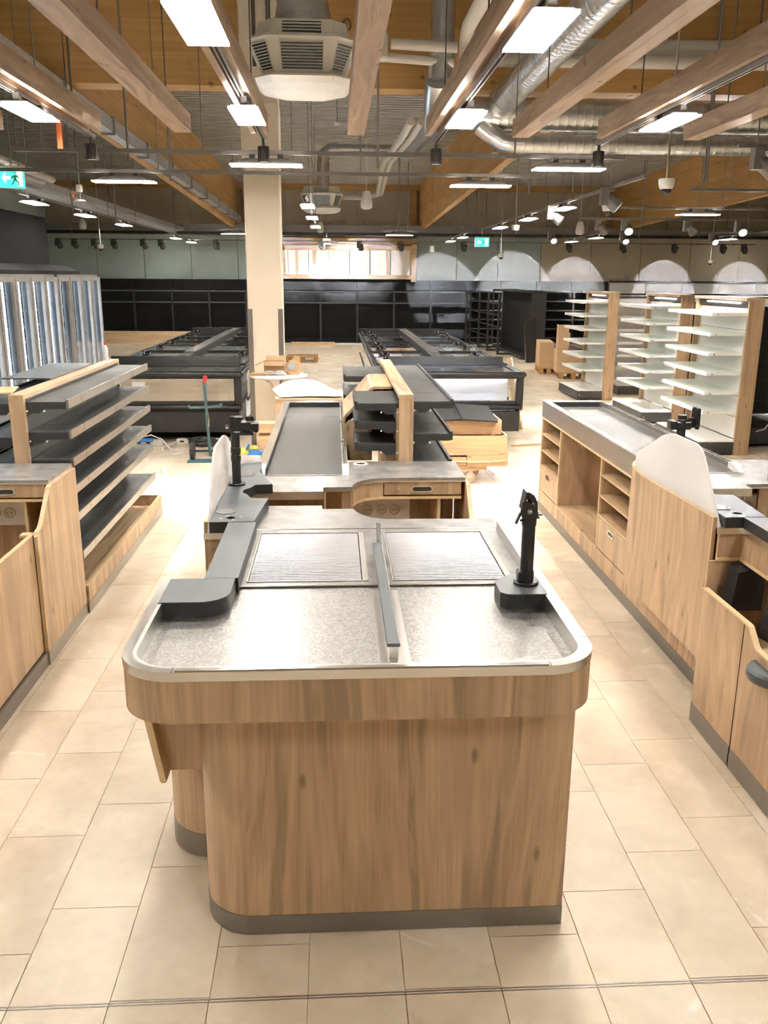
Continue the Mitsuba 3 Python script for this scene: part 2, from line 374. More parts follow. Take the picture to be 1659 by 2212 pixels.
# thin rack frame and tall dark partition in front of it
t = Thing('rack_frame', 'open thin black rack frame without shelves left of the dark partition', 'shelf frame')
for x, y in ((4.45, 29.0), (4.52, 27.6), (4.58, 26.3), (4.66, 25.0)):
    t.p('upright', B(x - .03, x + .03, y - .03, y + .03, 0, 1.74), 'graphite'); t.p('upright', B(x + .72, x + .78, y - .03, y + .03, 0, 1.74), 'graphite')
    t.p('foot', B(x, x + .75, y - .03, y + .03, .0, .05), 'graphite')
for z in (.1, .45, .78, 1.1, 1.42): t.p('rail', TUBE([(4.45, 29, z), (4.66, 25, z)], .02, 4), 'graphite')
t = Thing('partition', 'tall black gondola back panel standing lengthwise between rack frame and boxes', 'shelving')
t.p('back_panel', B(5.28, 5.34, 23.4, 27.7, .1, 1.74), 'wall_black'); t.p('end_panel', B(5.22, 5.60, 23.28, 23.36, 0, 1.76), 'graphite')
t.p('top_panel', B(4.95, 5.58, 23.36, 27.7, 1.76, 1.80), 'graphite'); t.p('base_shelf', B(5.0, 5.28, 23.4, 27.7, .03, .10), 'graphite')
for y in (23.9, 24.9, 25.9, 27.0): t.p('upright', B(5.58, 5.63, y, y + .05, 0, 1.82), 'graphite')
one('leaning_panel', rot(B(4.98, 5.27, 22.55, 22.72, 0, 1.12), -5, [0, 1, 0], (5.1, 22.6, 0)), 'black', 'narrow black panel leaning against the end of the dark partition', 'panel')

# black partition and canopy over the upright freezers
one('black_partition', B(-5.42, -5.32, 8.0, 17.16, 2.2, 3.15), 'dark_back', 'large black wall panel above the upright glass door freezers', 'panel')

# ================================================================== SUSPENDED WOOD BEAMS, TRACKS, LED PANELS
for i, (x, lab) in enumerate(((-2.86, 'first from the left edge'), (-2.045, 'carrying a light track at the left, second from the left'), (-1.29, 'third from the left, left of the column'),
        (-.63, 'carrying a light track in front of the column'), (.195, 'hanging right of the fan unit'), (.88, 'carrying a light track right of the image centre'),
        (1.637, 'hanging below the spiral duct'), (2.395, 'carrying a light track at the right'), (3.165, 'rightmost'))):
    t = Thing('ceiling_beam', f'suspended oak clad beam, {lab}', 'beam')
    tr = i in (1, 3, 5, 7)
    if tr: t.p('beam', cat(B(x - .074, x - .03, -.9, 8.1, 3.315, 3.47), B(x + .03, x + .074, -.9, 8.1, 3.315, 3.47), B(x - .03, x + .03, -.9, 8.1, 3.36, 3.47)), 'beam_wood')
    else: t.p('beam', B(x - .074, x + .074, -.9, 8.1, 3.315, 3.465, .003), 'beam_wood')
    for y in (5.4, 7.4): rx = x + (.06 if i in (6, 7) else 0); t.p('hanger_rod', CYL((rx, y, 3.46), (rx, y, 5.53), .005, 6), 'lamp_black')

_pan = mikit.ply(B(-.10, .10, -.34, .34, 0, .014), 'white'); _panx = mikit.ply(B(-.33, .33, -.10, .10, 0, .014), 'white')
_hou = mikit.ply(B(-.085, .085, -.3, .3, .014, .03), 'lamp_black')
_houx = mikit.ply(trimesh.Trimesh(*(lambda v: (v, _BF))(np.array([[sx * (.2 if z else .3), sy * (.05 if z else .085), .014 + .05 * z] for sx in (-1, 1) for sy in (-1, 1) for z in (0, 1)], float)), process=False), 'lamp_black')
def panel_y(x, y, z, label, rad=None, sc=1.0, group=None):
    t = Thing('led_panel', label, 'light', group)
    t.p('diffuser', at(_pan, x, y, z), None, em=emit(rad or PANEL))
    t.p('housing', at(_hou, x, y, z), None)
    t.p('mount', B(x - .02, x + .02, y + .2, y + .26, z + .03, z + .092), 'lamp_black'); t.p('mount', B(x - .02, x + .02, y - .26, y - .2, z + .03, z + .092), 'lamp_black')
def panel_x(x, y, z, label, rad=None):
    t = Thing('led_panel', label, 'light')
    t.p('diffuser', at(_panx, x, y, z), None, em=emit(rad or PANEL)); t.p('housing', at(_houx, x, y, z), None)
    for s in (-.13, .13): t.p('mount', B(x + s - .025, x + s + .025, y - .02, y + .02, z + .06, z + .106), 'lamp_black')
def track_y(x, y0, y1, z, label, grp=None):
    t = Thing('light_track', label, 'light track', grp)
    t.p('rail', cat(B(x - .018, x - .008, y0, y1, z, z + .036), B(x + .008, x + .018, y0, y1, z, z + .036), B(x - .018, x + .018, y0, y1, z + .024, z + .036)), 'track_grey')
    if z < 3.25:
        for y in np.arange(y0 + 1.3, y1, 2.4) if y1 - y0 > 3 else (y0 + .5, y1 - .3): t.p('hanger_rod', CYL((x, y, z + .03), (x, y, DZ(y)), .006, 6), 'track_grey')
    return t
def downlight(x, y, z, label, k=.8):
    t = Thing('downlight', label, 'light')
    t.p('stem', cat(CYL((x, y, z + .165 * k), (x, y, z + .24 * k), .014, 10)), 'lamp_black')
    t.p('body', LATHE([(0, .165 * k), (.045 * k, .165 * k), (.05 * k, .15 * k), (.062 * k, .03 * k), (.068 * k, .028 * k), (.068 * k, 0), (.056 * k, 0)], 20, (x, y, z)), 'lamp_black', smooth=40)
    fins = [rotz(B(x + .035 * k, x + .064 * k, y - .0025, y + .0025, z + .035 * k, z + .16 * k), a, (x, y, 0)) for a in range(0, 360, 24)]
    t.p('cooling_fin', cat(*fins), 'lamp_black', kind='stuff')
    t.p('lens', LATHE([(0, .004), (.055 * k, .004)][::-1], 20, (x, y, z)), 'white', em=emit(PANEL * .5))
rows = ((-2.085, 'under the left light track beam'), (-.595, 'on the beam in front of the column'), (.935, 'on the beam right of centre'), (2.405, 'under the right light track beam'))
for x, lab in rows:
    track_y(x - (.015 if x != .935 else .02), -.7, 8.32, 3.285, f'grey light track {lab}')
    for y, w in ((6.6, 'farther'), (4.32, 'nearer'), (2.04, 'added_overhead'), (-.24, 'added_rearmost')):  # overhead and rearmost panels are unseen, added to brighten floor and desk front
        if y < 3 and -1 < x < 2: continue
        panel_y(x + (.0), y, 3.2, f'{w} white LED panel {lab}')
    scene[uniq('downlight_beam')] = {'type': 'spot', 'to_world': T().look_at(origin=[x - .02, 8.25, 3.10], target=[x - .02, 8.25, 0], up=[0, 1, 0]), 'intensity': {'type': 'rgb', 'value': [15 * float(c) for c in WHITE]}, 'cutoff_angle': 38, 'beam_width': 16}
    downlight(x - .02, 8.25, 3.105, f'dark finned downlight at the track end {lab}')
# tracks running across
for y, z, x0, x1, lab in ((8.64, 3.215, -2.9, 2.75, 'nearer cross light track hung past the ends of the wood beams'), (10.17, 3.205, -3.7, 2.31, 'farther cross light track just in front of the column')):
    t = Thing('light_track', lab, 'light track')
    t.p('rail', cat(B(x0, x1, y - .018, y - .008, z, z + .036), B(x0, x1, y + .008, y + .018, z, z + .036), B(x0, x1, y - .018, y + .018, z + .024, z + .036)), 'track_grey')
    for x in ((-2.65, -1.2, .25, 1.7) if y < 9 else (-3.3, -1.9, -.45, .3)): t.p('hanger_rod', CYL((x, y, z + .03), (x, y, DZ(y)), .006, 6), 'track_grey')
panel_x(-.62, 8.64, 3.115, 'LED panel hanging from the nearer cross track in front of the column'); panel_x(2.22, 8.64, 3.115, 'LED panel hanging from the nearer cross track at its right end')
panel_x(-2.27, 10.17, 3.105, 'LED panel hanging from the farther cross track at the left'); panel_x(1.63, 10.17, 3.105, 'LED panel hanging from the farther cross track right of the column')
# rows running to the back
for x, ys, lab, y0, y1 in ((-4.3, (13.45, 16.1, 18.95), 'along the track above the upright freezers', 9.2, 21.6), (-.38, (13.5, 16.1, 18.95), 'in the row beside the far fan unit', 12.9, 19.5), (3.42, (13.45, 15.9, 18.6), 'along the right rear track past the dome cameras', 9.95, 20.9)):
    track_y(x, y0, y1, 3.2, f'long grey light track {lab}')
    for j, y in enumerate(ys): panel_y(x, y, 3.115, f'{("nearest", "second", "third")[j]} LED panel {lab}')
for x, ys, lab in ((-4.37, (25.4, 28.1), 'left of the column near the far wall'), (-.2, (25.2, 28.3), 'in front of the lit timber frame'), (3.32, (23.3, 25.7), 'left of the far exit sign'),
                   (6.7, (22.9, 25.3), 'above the dark partition'), (10.2, (20.2, 23.0), 'at the far right above the white shelving')):
    track_y(x, ys[0] - 1.2, ys[1] + .6, 3.2, f'short rear light track {lab}')
    for j, y in enumerate(ys): panel_y(x, y, 3.115, f'{("nearer", "farther")[j]} small LED panel {lab}')
for x, y, lab in ((-2.42, 22.4, 'left of the column below the cable duct'), (1.61, 22.3, 'above the timber frame'), (5.85, 14.4, 'at the right above the white gondolas')):
    panel_x(x, y, 3.12, f'LED panel seen edge on {lab}')
    t = Thing('light_track', f'cross light track of the edge on panel {lab}', 'light track'); t.p('rail', B(x - (.9 if x < 5 else 1.3), x + (.9 if x < 5 else 1.5), y - .018, y + .018, 3.21, 3.245), 'track_grey'); t.p('hanger_rod', CYL((x, y, 3.24), (x, y, DZ(y)), .006, 6), 'track_grey')
for x0, x1, y, lab in ((4.5, 6.2, 11.36, 'short cross light track at the right, nearest the camera'), (4.6, 12.0, 16.9, 'long cross light track carrying spotlights over the right gondolas'), (-8.6, 13.6, 28.6, 'thin light track along the far wall carrying wall spots')):
    t = Thing('light_track', lab, 'light track'); t.p('rail', B(x0, x1, y - .018, y + .018, 3.2, 3.236), 'track_grey')
    for x in np.arange(x0 + .5, x1, 2.2): t.p('hanger_rod', CYL((x, y, 3.23), (x, y, DZ(y)), .006, 6), 'track_grey')

def spot_head(x, y, z, dx, dy, dz, label, lit=0.0, s=1.0, mat='lamp_black', grp=None):
    t = Thing('spotlight', label, 'light', grp)
    d = np.array([dx, dy, dz], float); d /= np.linalg.norm(d); c = np.array([x, y, z - .12 * s])
    t.p('mount', B(x - .07 * s, x + .03, y - .025, y + .025, z - .03, z + .03), mat)
    t.p('driver_box', B(x - .035 * s - .07 * s, x - .03 * s, y - .04 * s, y + .04 * s, z - .15 * s, z + .005), mat)
    t.p('head', TUBE([c - d * .08 * s, c - d * .06 * s, c + d * .07 * s, c + d * .085 * s], [.04 * s, .05 * s, .066 * s, .066 * s], 14), mat, smooth=40)
    a = np.cross(d, [0, 0, 1.0] if abs(d[2]) < .9 else [1.0, 0, 0]); a /= np.linalg.norm(a); b = np.cross(d, a)
    pc = c + d * .088 * s; ang = np.arange(14) * 2 * math.pi / 14
    v = np.vstack([pc, pc + .056 * s * (np.cos(ang)[:, None] * a + np.sin(ang)[:, None] * b)])
    f = np.array([[0, 1 + i, 1 + (i + 1) % 14] for i in range(14)])
    m = trimesh.Trimesh(v, f, process=False)
    if m.face_normals[0] @ d < 0: m.invert()
    t.p('lens', m, 'white', em=emit(lit) if lit else None)
    return c, d
gw = 'small spotlights on the far wall track'
for i, (x, lit) in enumerate(((-8.5, 0), (-8.0, 0), (-7.4, 0), (-6.8, 0), (-5.9, 0), (-5.35, 25), (-3.65, 0), (-1.65, 12), (-.35, 20), (.85, 0), (2.15, 0), (4.15, 0), (7.55, 0), (9.3, 0), (11.0, 0), (12.6, 0), (13.3, 30))):
    spot_head(x, 28.6, 3.2, rng.uniform(-.3, .5), .7, -.75, f'small dark spotlight on the far wall track, {ORD[i]} from the left', lit, 1.25, grp=gw)
for x, y, lit, lab in ((4.02, 8.38, 70, 'large grey spotlight at the right edge shining right'),):
    spot_head(x - .02, y, 3.30, .75, -.1, -.55, lab, lit, 1.25, 'track_grey')
for x, y, lit, lab in ((3.42, 11.15, 0, 'unlit grey spotlight at the near end of the right rear track'), (3.42, 13.95, 0, 'unlit grey spotlight beside the third LED panel of the right rear track')):
    spot_head(x, y, 3.2, .6, -.2, -.5, lab, lit, 1.3, 'track_grey')
for x, lit, lab in ((5.05, 0, 'first'), (5.55, 60, 'second'), (6.75, 0, 'third'), (7.75, 160, 'fourth, the brightest'), (9.15, 0, 'fifth')):
    spot_head(x, 16.9, 3.2, -.1 if lit else .5, -.6 if lit else .3, -.4, f'grey spotlight on the cross track over the right gondolas, {lab}', lit, 1.3, 'track_grey')
for x, y, lab in ((5.25, 21.5, 'left'), (7.0, 21.5, 'middle'), (9.2, 21.5, 'right')):
    spot_head(x, y, 3.2, .0, -.6, -.45, f'lit grey spotlight farther back, {lab} of three over the white shelving', 60, 1.25, 'track_grey')
t = Thing('light_track', 'rear cross light track with three lit spotlights', 'light track'); t.p('rail', B(4.6, 11.0, 21.48, 21.52, 3.2, 3.236), 'track_grey')
for x in (5.0, 7.4, 10.0): t.p('hanger_rod', CYL((x, 21.5, 3.23), (x, 21.5, DZ(21.5)), .006, 6), 'track_grey')
t = Thing('light_track', 'short light track at the right edge holding the large grey spotlight', 'light track'); t.p('rail', B(3.72, 5.2, 8.365, 8.395, 3.30, 3.33), 'track_grey')
for x in (3.9, 4.9): t.p('hanger_rod', CYL((x, 8.38, 3.32), (x, 8.38, DZ(8.4)), .006, 6), 'track_grey')
# beams of the wall spots
def beam(key, o, tgt, inten, cut, tint=(1, .93, .82)):
    scene[key] = {'type': 'spot', 'to_world': T().look_at(origin=list(o), target=list(tgt), up=[0, 0, 1] if abs(o[0]-tgt[0])+abs(o[1]-tgt[1]) > .01 else [0, 1, 0]), 'intensity': {'type': 'rgb', 'value': [inten * c for c in tint]}, 'cutoff_angle': cut, 'beam_width': cut * .7}
beam('spot_beam_a', (2.75, 28.6, 3.0), (3.4, 30.1, 1.9), 120, 32, (.95, .97, 1)); beam('spot_beam_b', (6.0, 28.6, 3.05), (6.0, 30.1, 1.9), 700, 36, (.97, .97, 1))
beam('spot_beam_c', (8.1, 28.6, 3.0), (8.1, 30.1, 1.8), 260, 32); beam('spot_beam_d', (11.3, 28.6, 2.95), (11.2, 30.1, 1.7), 290, 32); beam('spot_beam_e', (-.3, 28.2, 3.05), (.1, 30.1, 2.5), 75, 32, (.97, .97, 1))
beam('gondola_beam_a', (5.5, 16.6, 3.0), (4.9, 14.0, 1.0), 60, 40)
beam('gondola_beam_b', (7.75, 16.6, 3.05), (5.4, 12.0, 1.0), 90, 40)
beam('gondola_beam_c', (3.9, 11.3, 3.1), (4.9, 11.4, 1.0), 30, 42)
beam('spot_beam_f', (13.9, 28.6, 2.9), (13.9, 30.1, 1.7), 260, 32)
beam('spot_beam_g', (1.5, 28.2, 3.05), (1.1, 30.1, 2.5), 38, 34, (.97, .97, 1)); beam('spot_beam_h', (-1.5, 28.2, 3.05), (-1.3, 30.1, 2.5), 28, 34, (.97, .97, 1))
# ================================================================== DUCTS, PIPES, FAN UNITS
def elbow(c, r, a0, a1, ax1, ax2, n=6):
    c = np.array(c, float); ax1 = np.array(ax1, float); ax2 = np.array(ax2, float)
    return [c + r * (math.cos(math.radians(a0 + (a1 - a0) * i / n)) * ax1 + math.sin(math.radians(a0 + (a1 - a0) * i / n)) * ax2) for i in range(n + 1)]
t = Thing('spiral_duct', 'wide galvanised spiral duct running crossways at the upper right', 'duct')
t.p('duct', ribbed([(1.53, 10.94, 3.985), (9.0, 10.94, 3.985)], .178, .10), 'duct', smooth=35)
t.p('end_cap', CYL((1.49, 10.94, 3.985), (1.54, 10.94, 3.985), .184, 22), 'duct', smooth=35)
t = Thing('spiral_duct', 'thinner galvanised spiral duct just below the wide crossways duct', 'duct')
t.p('duct', ribbed([(2.14, 10.9, 3.67), (9.0, 10.9, 3.67)], .109, .10), 'duct', smooth=35)
t.p('elbow', TUBE([(1.72, 10.9, 3.86), (1.83, 10.9, 3.78), (1.99, 10.9, 3.685), (2.14, 10.9, 3.67)], .112, 18), 'duct', smooth=35)
t = Thing('spiral_duct', 'galvanised spiral duct running lengthwise above the right wood beams', 'duct')
t.p('duct', ribbed([(1.94, 10.5, 4.08), (1.94, 3.0, 4.08)], .149, .10), 'duct', smooth=35)
t.p('collar', CYL((1.94, 10.76, 4.08), (1.94, 10.4, 4.08), .16, 22), 'duct', smooth=35)
t = Thing('vertical_duct', 'upright galvanised duct with a bent foot in front of the glulam cross beam', 'duct')
t.p('duct', ribbed([(1.19, 10.3, 5.5), (1.19, 10.3, 4.62)], .13, .35), 'duct', smooth=35)
t.p('reducer', TUBE([(1.19, 10.3, 4.62), (1.18, 10.3, 4.45), (1.16, 10.3, 4.2)], [.13, .155, .155], 20), 'duct', smooth=35)
t.p('bend', TUBE([(1.16, 10.3, 4.2), (1.17, 10.45, 4.02), (1.2, 10.8, 3.93), (1.22, 11.1, 3.9)], .155, 20), 'duct', smooth=35)
t.p('tail', ribbed([(1.22, 11.1, 3.92), (1.30, 16.5, 4.25)], .13, .1), 'duct', smooth=35)
t = Thing('pipe', 'pair of pale insulated pipes running crossways beside the upright duct', 'pipe')
t.p('pipe', TUBE([(.62, 10.15, 4.52), (1.33, 10.15, 4.50)], .055, 14), 'insulation', smooth=50); t.p('pipe', TUBE([(.55, 10.2, 4.40), (1.3, 10.2, 4.36)], .045, 14), 'insulation', smooth=50)
t.p('valve_box', B(.46, .58, 10.05, 10.25, 4.36, 4.62, .02), 'insulation')
t = Thing('pipe', 'pale insulated pipe coming from the camera and turning down beside the upright duct', 'pipe')
t.p('pipe', TUBE([(1.42, 4, 4.62), (1.40, 9.8, 4.62)] + elbow((1.40, 9.8, 4.45), .17, 90, 0, (0, 1, 0), (0, 0, 1)) + [(1.40, 9.97, 4.25)], .075, 14), 'insulation', smooth=50)
t.p('pipe', TUBE([(1.62, 4, 4.66), (1.60, 10.4, 4.62)], .075, 14), 'insulation', smooth=50)
t = Thing('pipe', 'thick pale insulated pipe running crossways at the top right', 'pipe')
t.p('pipe', TUBE([(1.5, 10.4, 4.44), (9.5, 10.4, 4.48)], .07, 16), 'insulation', smooth=50); t.p('pipe', TUBE([(1.5, 10.55, 4.60), (9.5, 10.55, 4.66)], .10, 16), 'insulation', smooth=50)
t = Thing('pipe', 'twin pale insulated pipes running back to the far fan unit', 'pipe')
for dx in (0, .135):
    t.p('pipe', TUBE([(.95 + dx, 11.4, 3.97), (.96 + dx, 13, 4.02), (.98 + dx * .9, 18, 4.28), (.99 + dx * .8, 19.4, 4.18), (.95 + dx * .6, 19.9, 3.88), (.7, 20.0, 3.80), (.2, 20.0, 3.80)], .05, 12), 'insulation', smooth=50)
t = Thing('spiral_duct', 'far galvanised duct bending down to the far fan unit', 'duct')
t.p('duct', ribbed([(1.7, 20.0, 4.78), (.1, 20.0, 4.78)], .10, .14), 'duct', smooth=35)
t.p('elbow', TUBE([(.1, 20, 4.78), (-.08, 20, 4.76), (-.2, 20, 4.66), (-.225, 20, 4.5)], .135, 18), 'duct', smooth=35)
t.p('drop', ribbed([(-.225, 20, 4.5), (-.225, 20, 3.86)], .14, .2), 'duct', smooth=35)

def fan_unit(cx, cy, z0, s, label):
    """square ceiling cassette: louvred hood on a dished tray"""
    t = Thing('fan_unit', label, 'fan heater')
    a, c = .44 * s, .26 * s
    def octo(h, k, z): return [(cx + x, cy + y, z) for x, y in ((-h, -k), (-k, -h), (k, -h), (h, -k), (h, k), (k, h), (-k, h), (-h, k))]
    def loft(rings):
        v = np.vstack([np.array(r) for r in rings]); f = []
        for i in range(len(rings) - 1):
            for j in range(8):
                p, q = i * 8 + j, i * 8 + (j + 1) % 8; f += [[p, q, q + 8], [p, q + 8, p + 8]]
        n0 = len(v); v = np.vstack([v, np.mean(rings[0], 0), np.mean(rings[-1], 0)])
        for j in range(8): f += [[n0, (j + 1) % 8, j], [n0 + 1, (len(rings) - 1) * 8 + j, (len(rings) - 1) * 8 + (j + 1) % 8]]
        return trimesh.Trimesh(v, np.array(f), process=False)
    t.p('tray', loft([octo(.12 * s, .07 * s, z0), octo(.26 * s, .16 * s, z0 + .012 * s), octo(.36 * s, .24 * s, z0 + .045 * s), octo(.405 * s, .27 * s, z0 + .09 * s), octo(.40 * s, .265 * s, z0 + .105 * s), octo(.33 * s, .22 * s, z0 + .125 * s)]), 'white')
    t.p('hood', loft([octo(.33 * s, .23 * s, z0 + .12 * s), octo(.44 * s, .29 * s, z0 + .36 * s), octo(.45 * s, .297 * s, z0 + .375 * s), octo(.43 * s, .28 * s, z0 + .40 * s)]), 'unit_white')
    t.p('crown', loft([octo(.40 * s, .26 * s, z0 + .40 * s), octo(.36 * s, .24 * s, z0 + .52 * s), octo(.30 * s, .2 * s, z0 + .53 * s)]), 'unit_white')
    for ang in range(0, 360, 45):
        diag = ang % 90 != 0
        a0, a1 = ((.33 + .23) / 2 ** .5, (.44 + .29) / 2 ** .5) if diag else (.33, .44)
        hw0, hw1 = (.060, .086) if diag else (.165, .175)
        lo, hi = .145 * s, .335 * s
        def face(z): return (a0 + (a1 - a0) * (z - .12 * s) / (.24 * s)) * s
        def half(z): return (hw0 + (hw1 - hw0) * (z - lo) / (hi - lo)) * s
        dk = trimesh.Trimesh(np.array([[-half(lo), -face(lo) - .002, lo], [half(lo), -face(lo) - .002, lo], [half(hi), -face(hi) - .002, hi], [-half(hi), -face(hi) - .002, hi]]), np.array([[0, 1, 2], [0, 2, 3]]), process=False)
        t.p('louvre_opening', mv(rotz(dk, ang), cx, cy, z0), 'black')
        for z in np.linspace(lo, hi, 10):
            t.p('louvre_slat', mv(rotz(B(-half(z) - .004, half(z) + .004, -face(z) - .011 * s, -face(z) + .004 * s, z - .0028 * s, z + .0028 * s), ang), cx, cy, z0), 'unit_white')
        if not diag:
            for k in range(4): t.p('crown_slot', mv(rotz(B(-.16 * s, .16 * s, -.402 * s + .012 * k * s - .003, -.36 * s, (.415 + .026 * k) * s, (.425 + .026 * k) * s), ang), cx, cy, z0), 'black')
    return t
f1 = fan_unit(-.27, 8.95, 3.77, 1.08, 'near pale louvred ceiling fan unit on a wide duct in front of the column')
f1.p('duct_stub', LATHE([(.27, 4.35), (.27, 4.42), (.255, 4.43), (.255, 4.47), (.205, 4.66), (.195, 5.5)], 28, (-.27, 8.95, 0)), 'duct', smooth=40)
f2 = fan_unit(-.26, 20.0, 3.46, 1.02, 'far pale louvred ceiling fan unit beside the rear light row')
# tray on the left glulam beam
t = Thing('cable_tray', 'galvanised cable tray running along the left glulam beam', 'cable tray')
t.p('tray', PX([(3.0, 4.10), (29.4, 3.80), (29.4, 3.98), (3.0, 4.28)], -3.10, -2.96), 'galv')
for y in np.arange(4, 29, 2.2): t.p('bracket', B(-3.125, -2.94, y, y + .03, 4.07 - .0114 * (y - 3.0), 4.30 - .0114 * (y - 3.0)), 'track_grey')
one('cable_duct', cat(B(XL, XR, 29.1, 29.35, 3.62, 3.72), B(XL, XR, 29.1, 29.14, 3.50, 3.62)), 'track_grey', 'long galvanised cable duct crossing in front of the far wall', 'cable duct')
one('cable_duct', B(XL, XR, 29.38, 29.5, 3.42, 3.56), 'black', 'dark cable channel below the galvanised duct on the far wall', 'cable duct')
one('cable_duct', cat(B(-4.95, -4.75, 10, 29.1, 3.50, 3.62), B(-5.0, -4.96, 10, 29.1, 3.4, 3.6)), 'galv', 'galvanised cable duct running back above the upright freezers', 'cable duct')
one('pipe', TUBE([(-4.6, 10, 3.72), (-4.55, 15.2, 3.62), (-4.75, 15.4, 3.62), (-4.75, 10, 3.5)], .06, 10), 'insulation', 'pale insulated pipe loop beside the left cable duct', 'pipe', smooth=50)
# hanging rods
for i, (x, y) in enumerate(((-1.9, 10.9), (-2.0, 9.2), (.45, 9.4), (2.55, 11.9), (3.05, 11.6), (4.2, 10.2), (4.4, 10.75), (1.7, 24), (1.95, 24), (3.2, 22), (3.45, 22), (6.2, 22), (6.45, 22), (-4.7, 20), (-4.9, 17.5), (-1.6, 26), (8.2, 24), (10.5, 17))):
    one('hanger_rod', CYL((x, y, 3.2), (x, y, DZ(y)), .012, 8), 'track_grey', 'thin steel rod hanging from the roof deck to the light tracks', 'rod', 'steel hanger rods under the roof')

# exit signs
def exit_sign(x, y, z, w, h, ang, label):
    t = Thing('exit_sign', label, 'sign')
    m = [('body', B(-w / 2, w / 2, .0, .05, 0, h, .004), 'white', None)]
    t.p('body', mv(rotz(B(-w / 2 - .01, w / 2 + .01, .0, .06, -.01, h + .03, .006), ang), x, y, z), 'unit_white')
    t.p('sign_face', mv(rotz(B(-w / 2, w / 2, -.006, 0, 0, h), ang), x, y, z), 'green_sign', em=emit(1.3, (.02, .55, .30)))
    ar = PY([(-.40 * w, .5 * h), (-.26 * w, .78 * h), (-.26 * w, .58 * h), (-.06 * w, .58 * h), (-.06 * w, .42 * h), (-.26 * w, .42 * h), (-.26 * w, .22 * h)], -.009, -.006)
    dr = PY([(.20 * w, .1 * h), (.42 * w, .1 * h), (.42 * w, .9 * h), (.20 * w, .9 * h)], -.009, -.006)
    t.p('arrow', mv(rotz(ar, ang), x, y, z), 'white', em=emit(4, (1, 1, 1))); t.p('doorway', mv(rotz(dr, ang), x, y, z), 'white', em=emit(4, (1, 1, 1)))
    man = cat(PY(Point(.12 * w, .76 * h).buffer(.035 * w, 4), -.012, -.009), PY([(.06 * w, .64 * h), (.2 * w, .66 * h), (.3 * w, .5 * h), (.27 * w, .47 * h), (.18 * w, .56 * h), (.16 * w, .44 * h), (.27 * w, .3 * h), (.27 * w, .12 * h), (.22 * w, .12 * h), (.22 * w, .27 * h), (.11 * w, .38 * h), (.04 * w, .2 * h), (-.06 * w, .14 * h), (-.06 * w, .19 * h), (.01 * w, .24 * h), (.08 * w, .5 * h), (.02 * w, .52 * h), (-.03 * w, .44 * h), (-.06 * w, .46 * h), (0, .58 * h)], -.012, -.009))
    t.p('running_figure', mv(rotz(man, ang), x, y, z), 'green_sign')
    t.p('hanger', CYL((x, y + .02, z + h + .03), (x, y + .02, DZ(y)), .008, 6), 'track_grey')
exit_sign(-4.09, 12.0, 3.20, .30, .24, 25, 'green exit sign with white arrow at the left edge under the roof')
exit_sign(3.88, 23.6, 2.92, .36, .22, 0, 'green exit sign with white arrow hanging near the far blue wall')
t = Thing('hanging_sign', 'tiny pale hanging sign below the rear track in front of the blue wall', 'sign'); t.p('plate', B(2.55, 2.66, 24.0, 24.02, 2.78, 2.94), 'liner'); t.p('cord', CYL((2.6, 24.01, 2.93), (2.6, 24.01, DZ(24)), .004, 5), 'track_grey')

# dome cameras
def camera_dome(x, y, z, s, label, top=3.25):
    t = Thing('dome_camera', label, 'security camera')
    t.p('rod', CYL((x, y, z + .1 * s), (x, y, DZ(y)), .012, 8), 'chrome')
    t.p('housing', LATHE([(0, .105), (.02, .105), (.075, .1), (.08, .085), (.072, .03), (.06, .005), (.05, 0)], 20, (x, y, z)) if s == 1 else LATHE([(0, .105 * s), (.075 * s, .1 * s), (.072 * s, .03 * s), (.05 * s, 0)], 14, (x, y, z)), 'white', smooth=40)
    t.p('dome', LATHE([(.056 * s, .004 * s), (.05 * s, -.025 * s), (.03 * s, -.045 * s), (0, -.052 * s)], 16, (x, y, z)), 'black_gloss', smooth=60)
camera_dome(3.27, 8.9, 2.98, 1.0, 'white dome camera on a rod at the right, nearest the camera'); camera_dome(3.56, 11.72, 2.97, 1.0, 'white dome camera on a rod at the right, second from the front')
camera_dome(3.34, 16.6, 2.97, 1.0, 'white dome camera on a rod beside the right rear light track'); camera_dome(4.15, 22.3, 2.62, .9, 'small white dome camera hanging in front of the far blue wall')
camera_dome(-5.2, 20.5, 2.70, .9, 'small white dome camera hanging at the left above the upright freezers'); camera_dome(10.35, 24.3, 2.55, .8, 'small dome camera hanging in front of the far beige wall')
# pendant loudspeakers
for x, y, z, lab in ((.5, 14.0, 3.13, 'white bell shaped pendant speaker right of the far fan unit'), (-.36, 24.0, 3.25, 'white pendant speaker in front of the far wall above the timber frame'), (-6.5, 24.0, 3.28, 'white pendant speaker at the far left near the wall'), (5.2, 19.0, 3.02, 'white pendant speaker at the right behind the rear track')):
    t = Thing('pendant_speaker', lab, 'speaker')
    t.p('shell', LATHE([(0, .27), (.05, .265), (.075, .2), (.095, .08), (.085, .02), (.05, 0), (0, 0)], 16, (x, y, z)), 'white', smooth=50); t.p('cord', CYL((x, y, z + .26), (x, y, DZ(y)), .006, 6), 'unit_white')
t = Thing('sensor', 'round white ceiling sensor with yellow cable on a rod at the upper left', 'sensor')
t.p('plate', LATHE([(0, 0), (.065, .005), (.06, .02), (0, .02)], 16, (-2.85, 10.5, 2.93)), 'white'); t.p('box', B(-2.88, -2.82, 10.47, 10.53, 3.03, 3.11, .005), 'white'); t.p('rod', CYL((-2.85, 10.5, 2.95), (-2.85, 10.5, DZ(10.5)), .012, 8), 'lamp_black')
t.p('cable', TUBE([(-2.88, 10.47, 3.04), (-2.92, 10.46, 2.99), (-2.90, 10.46, 2.95), (-2.86, 10.48, 2.95)], .006, 6), 'orange')
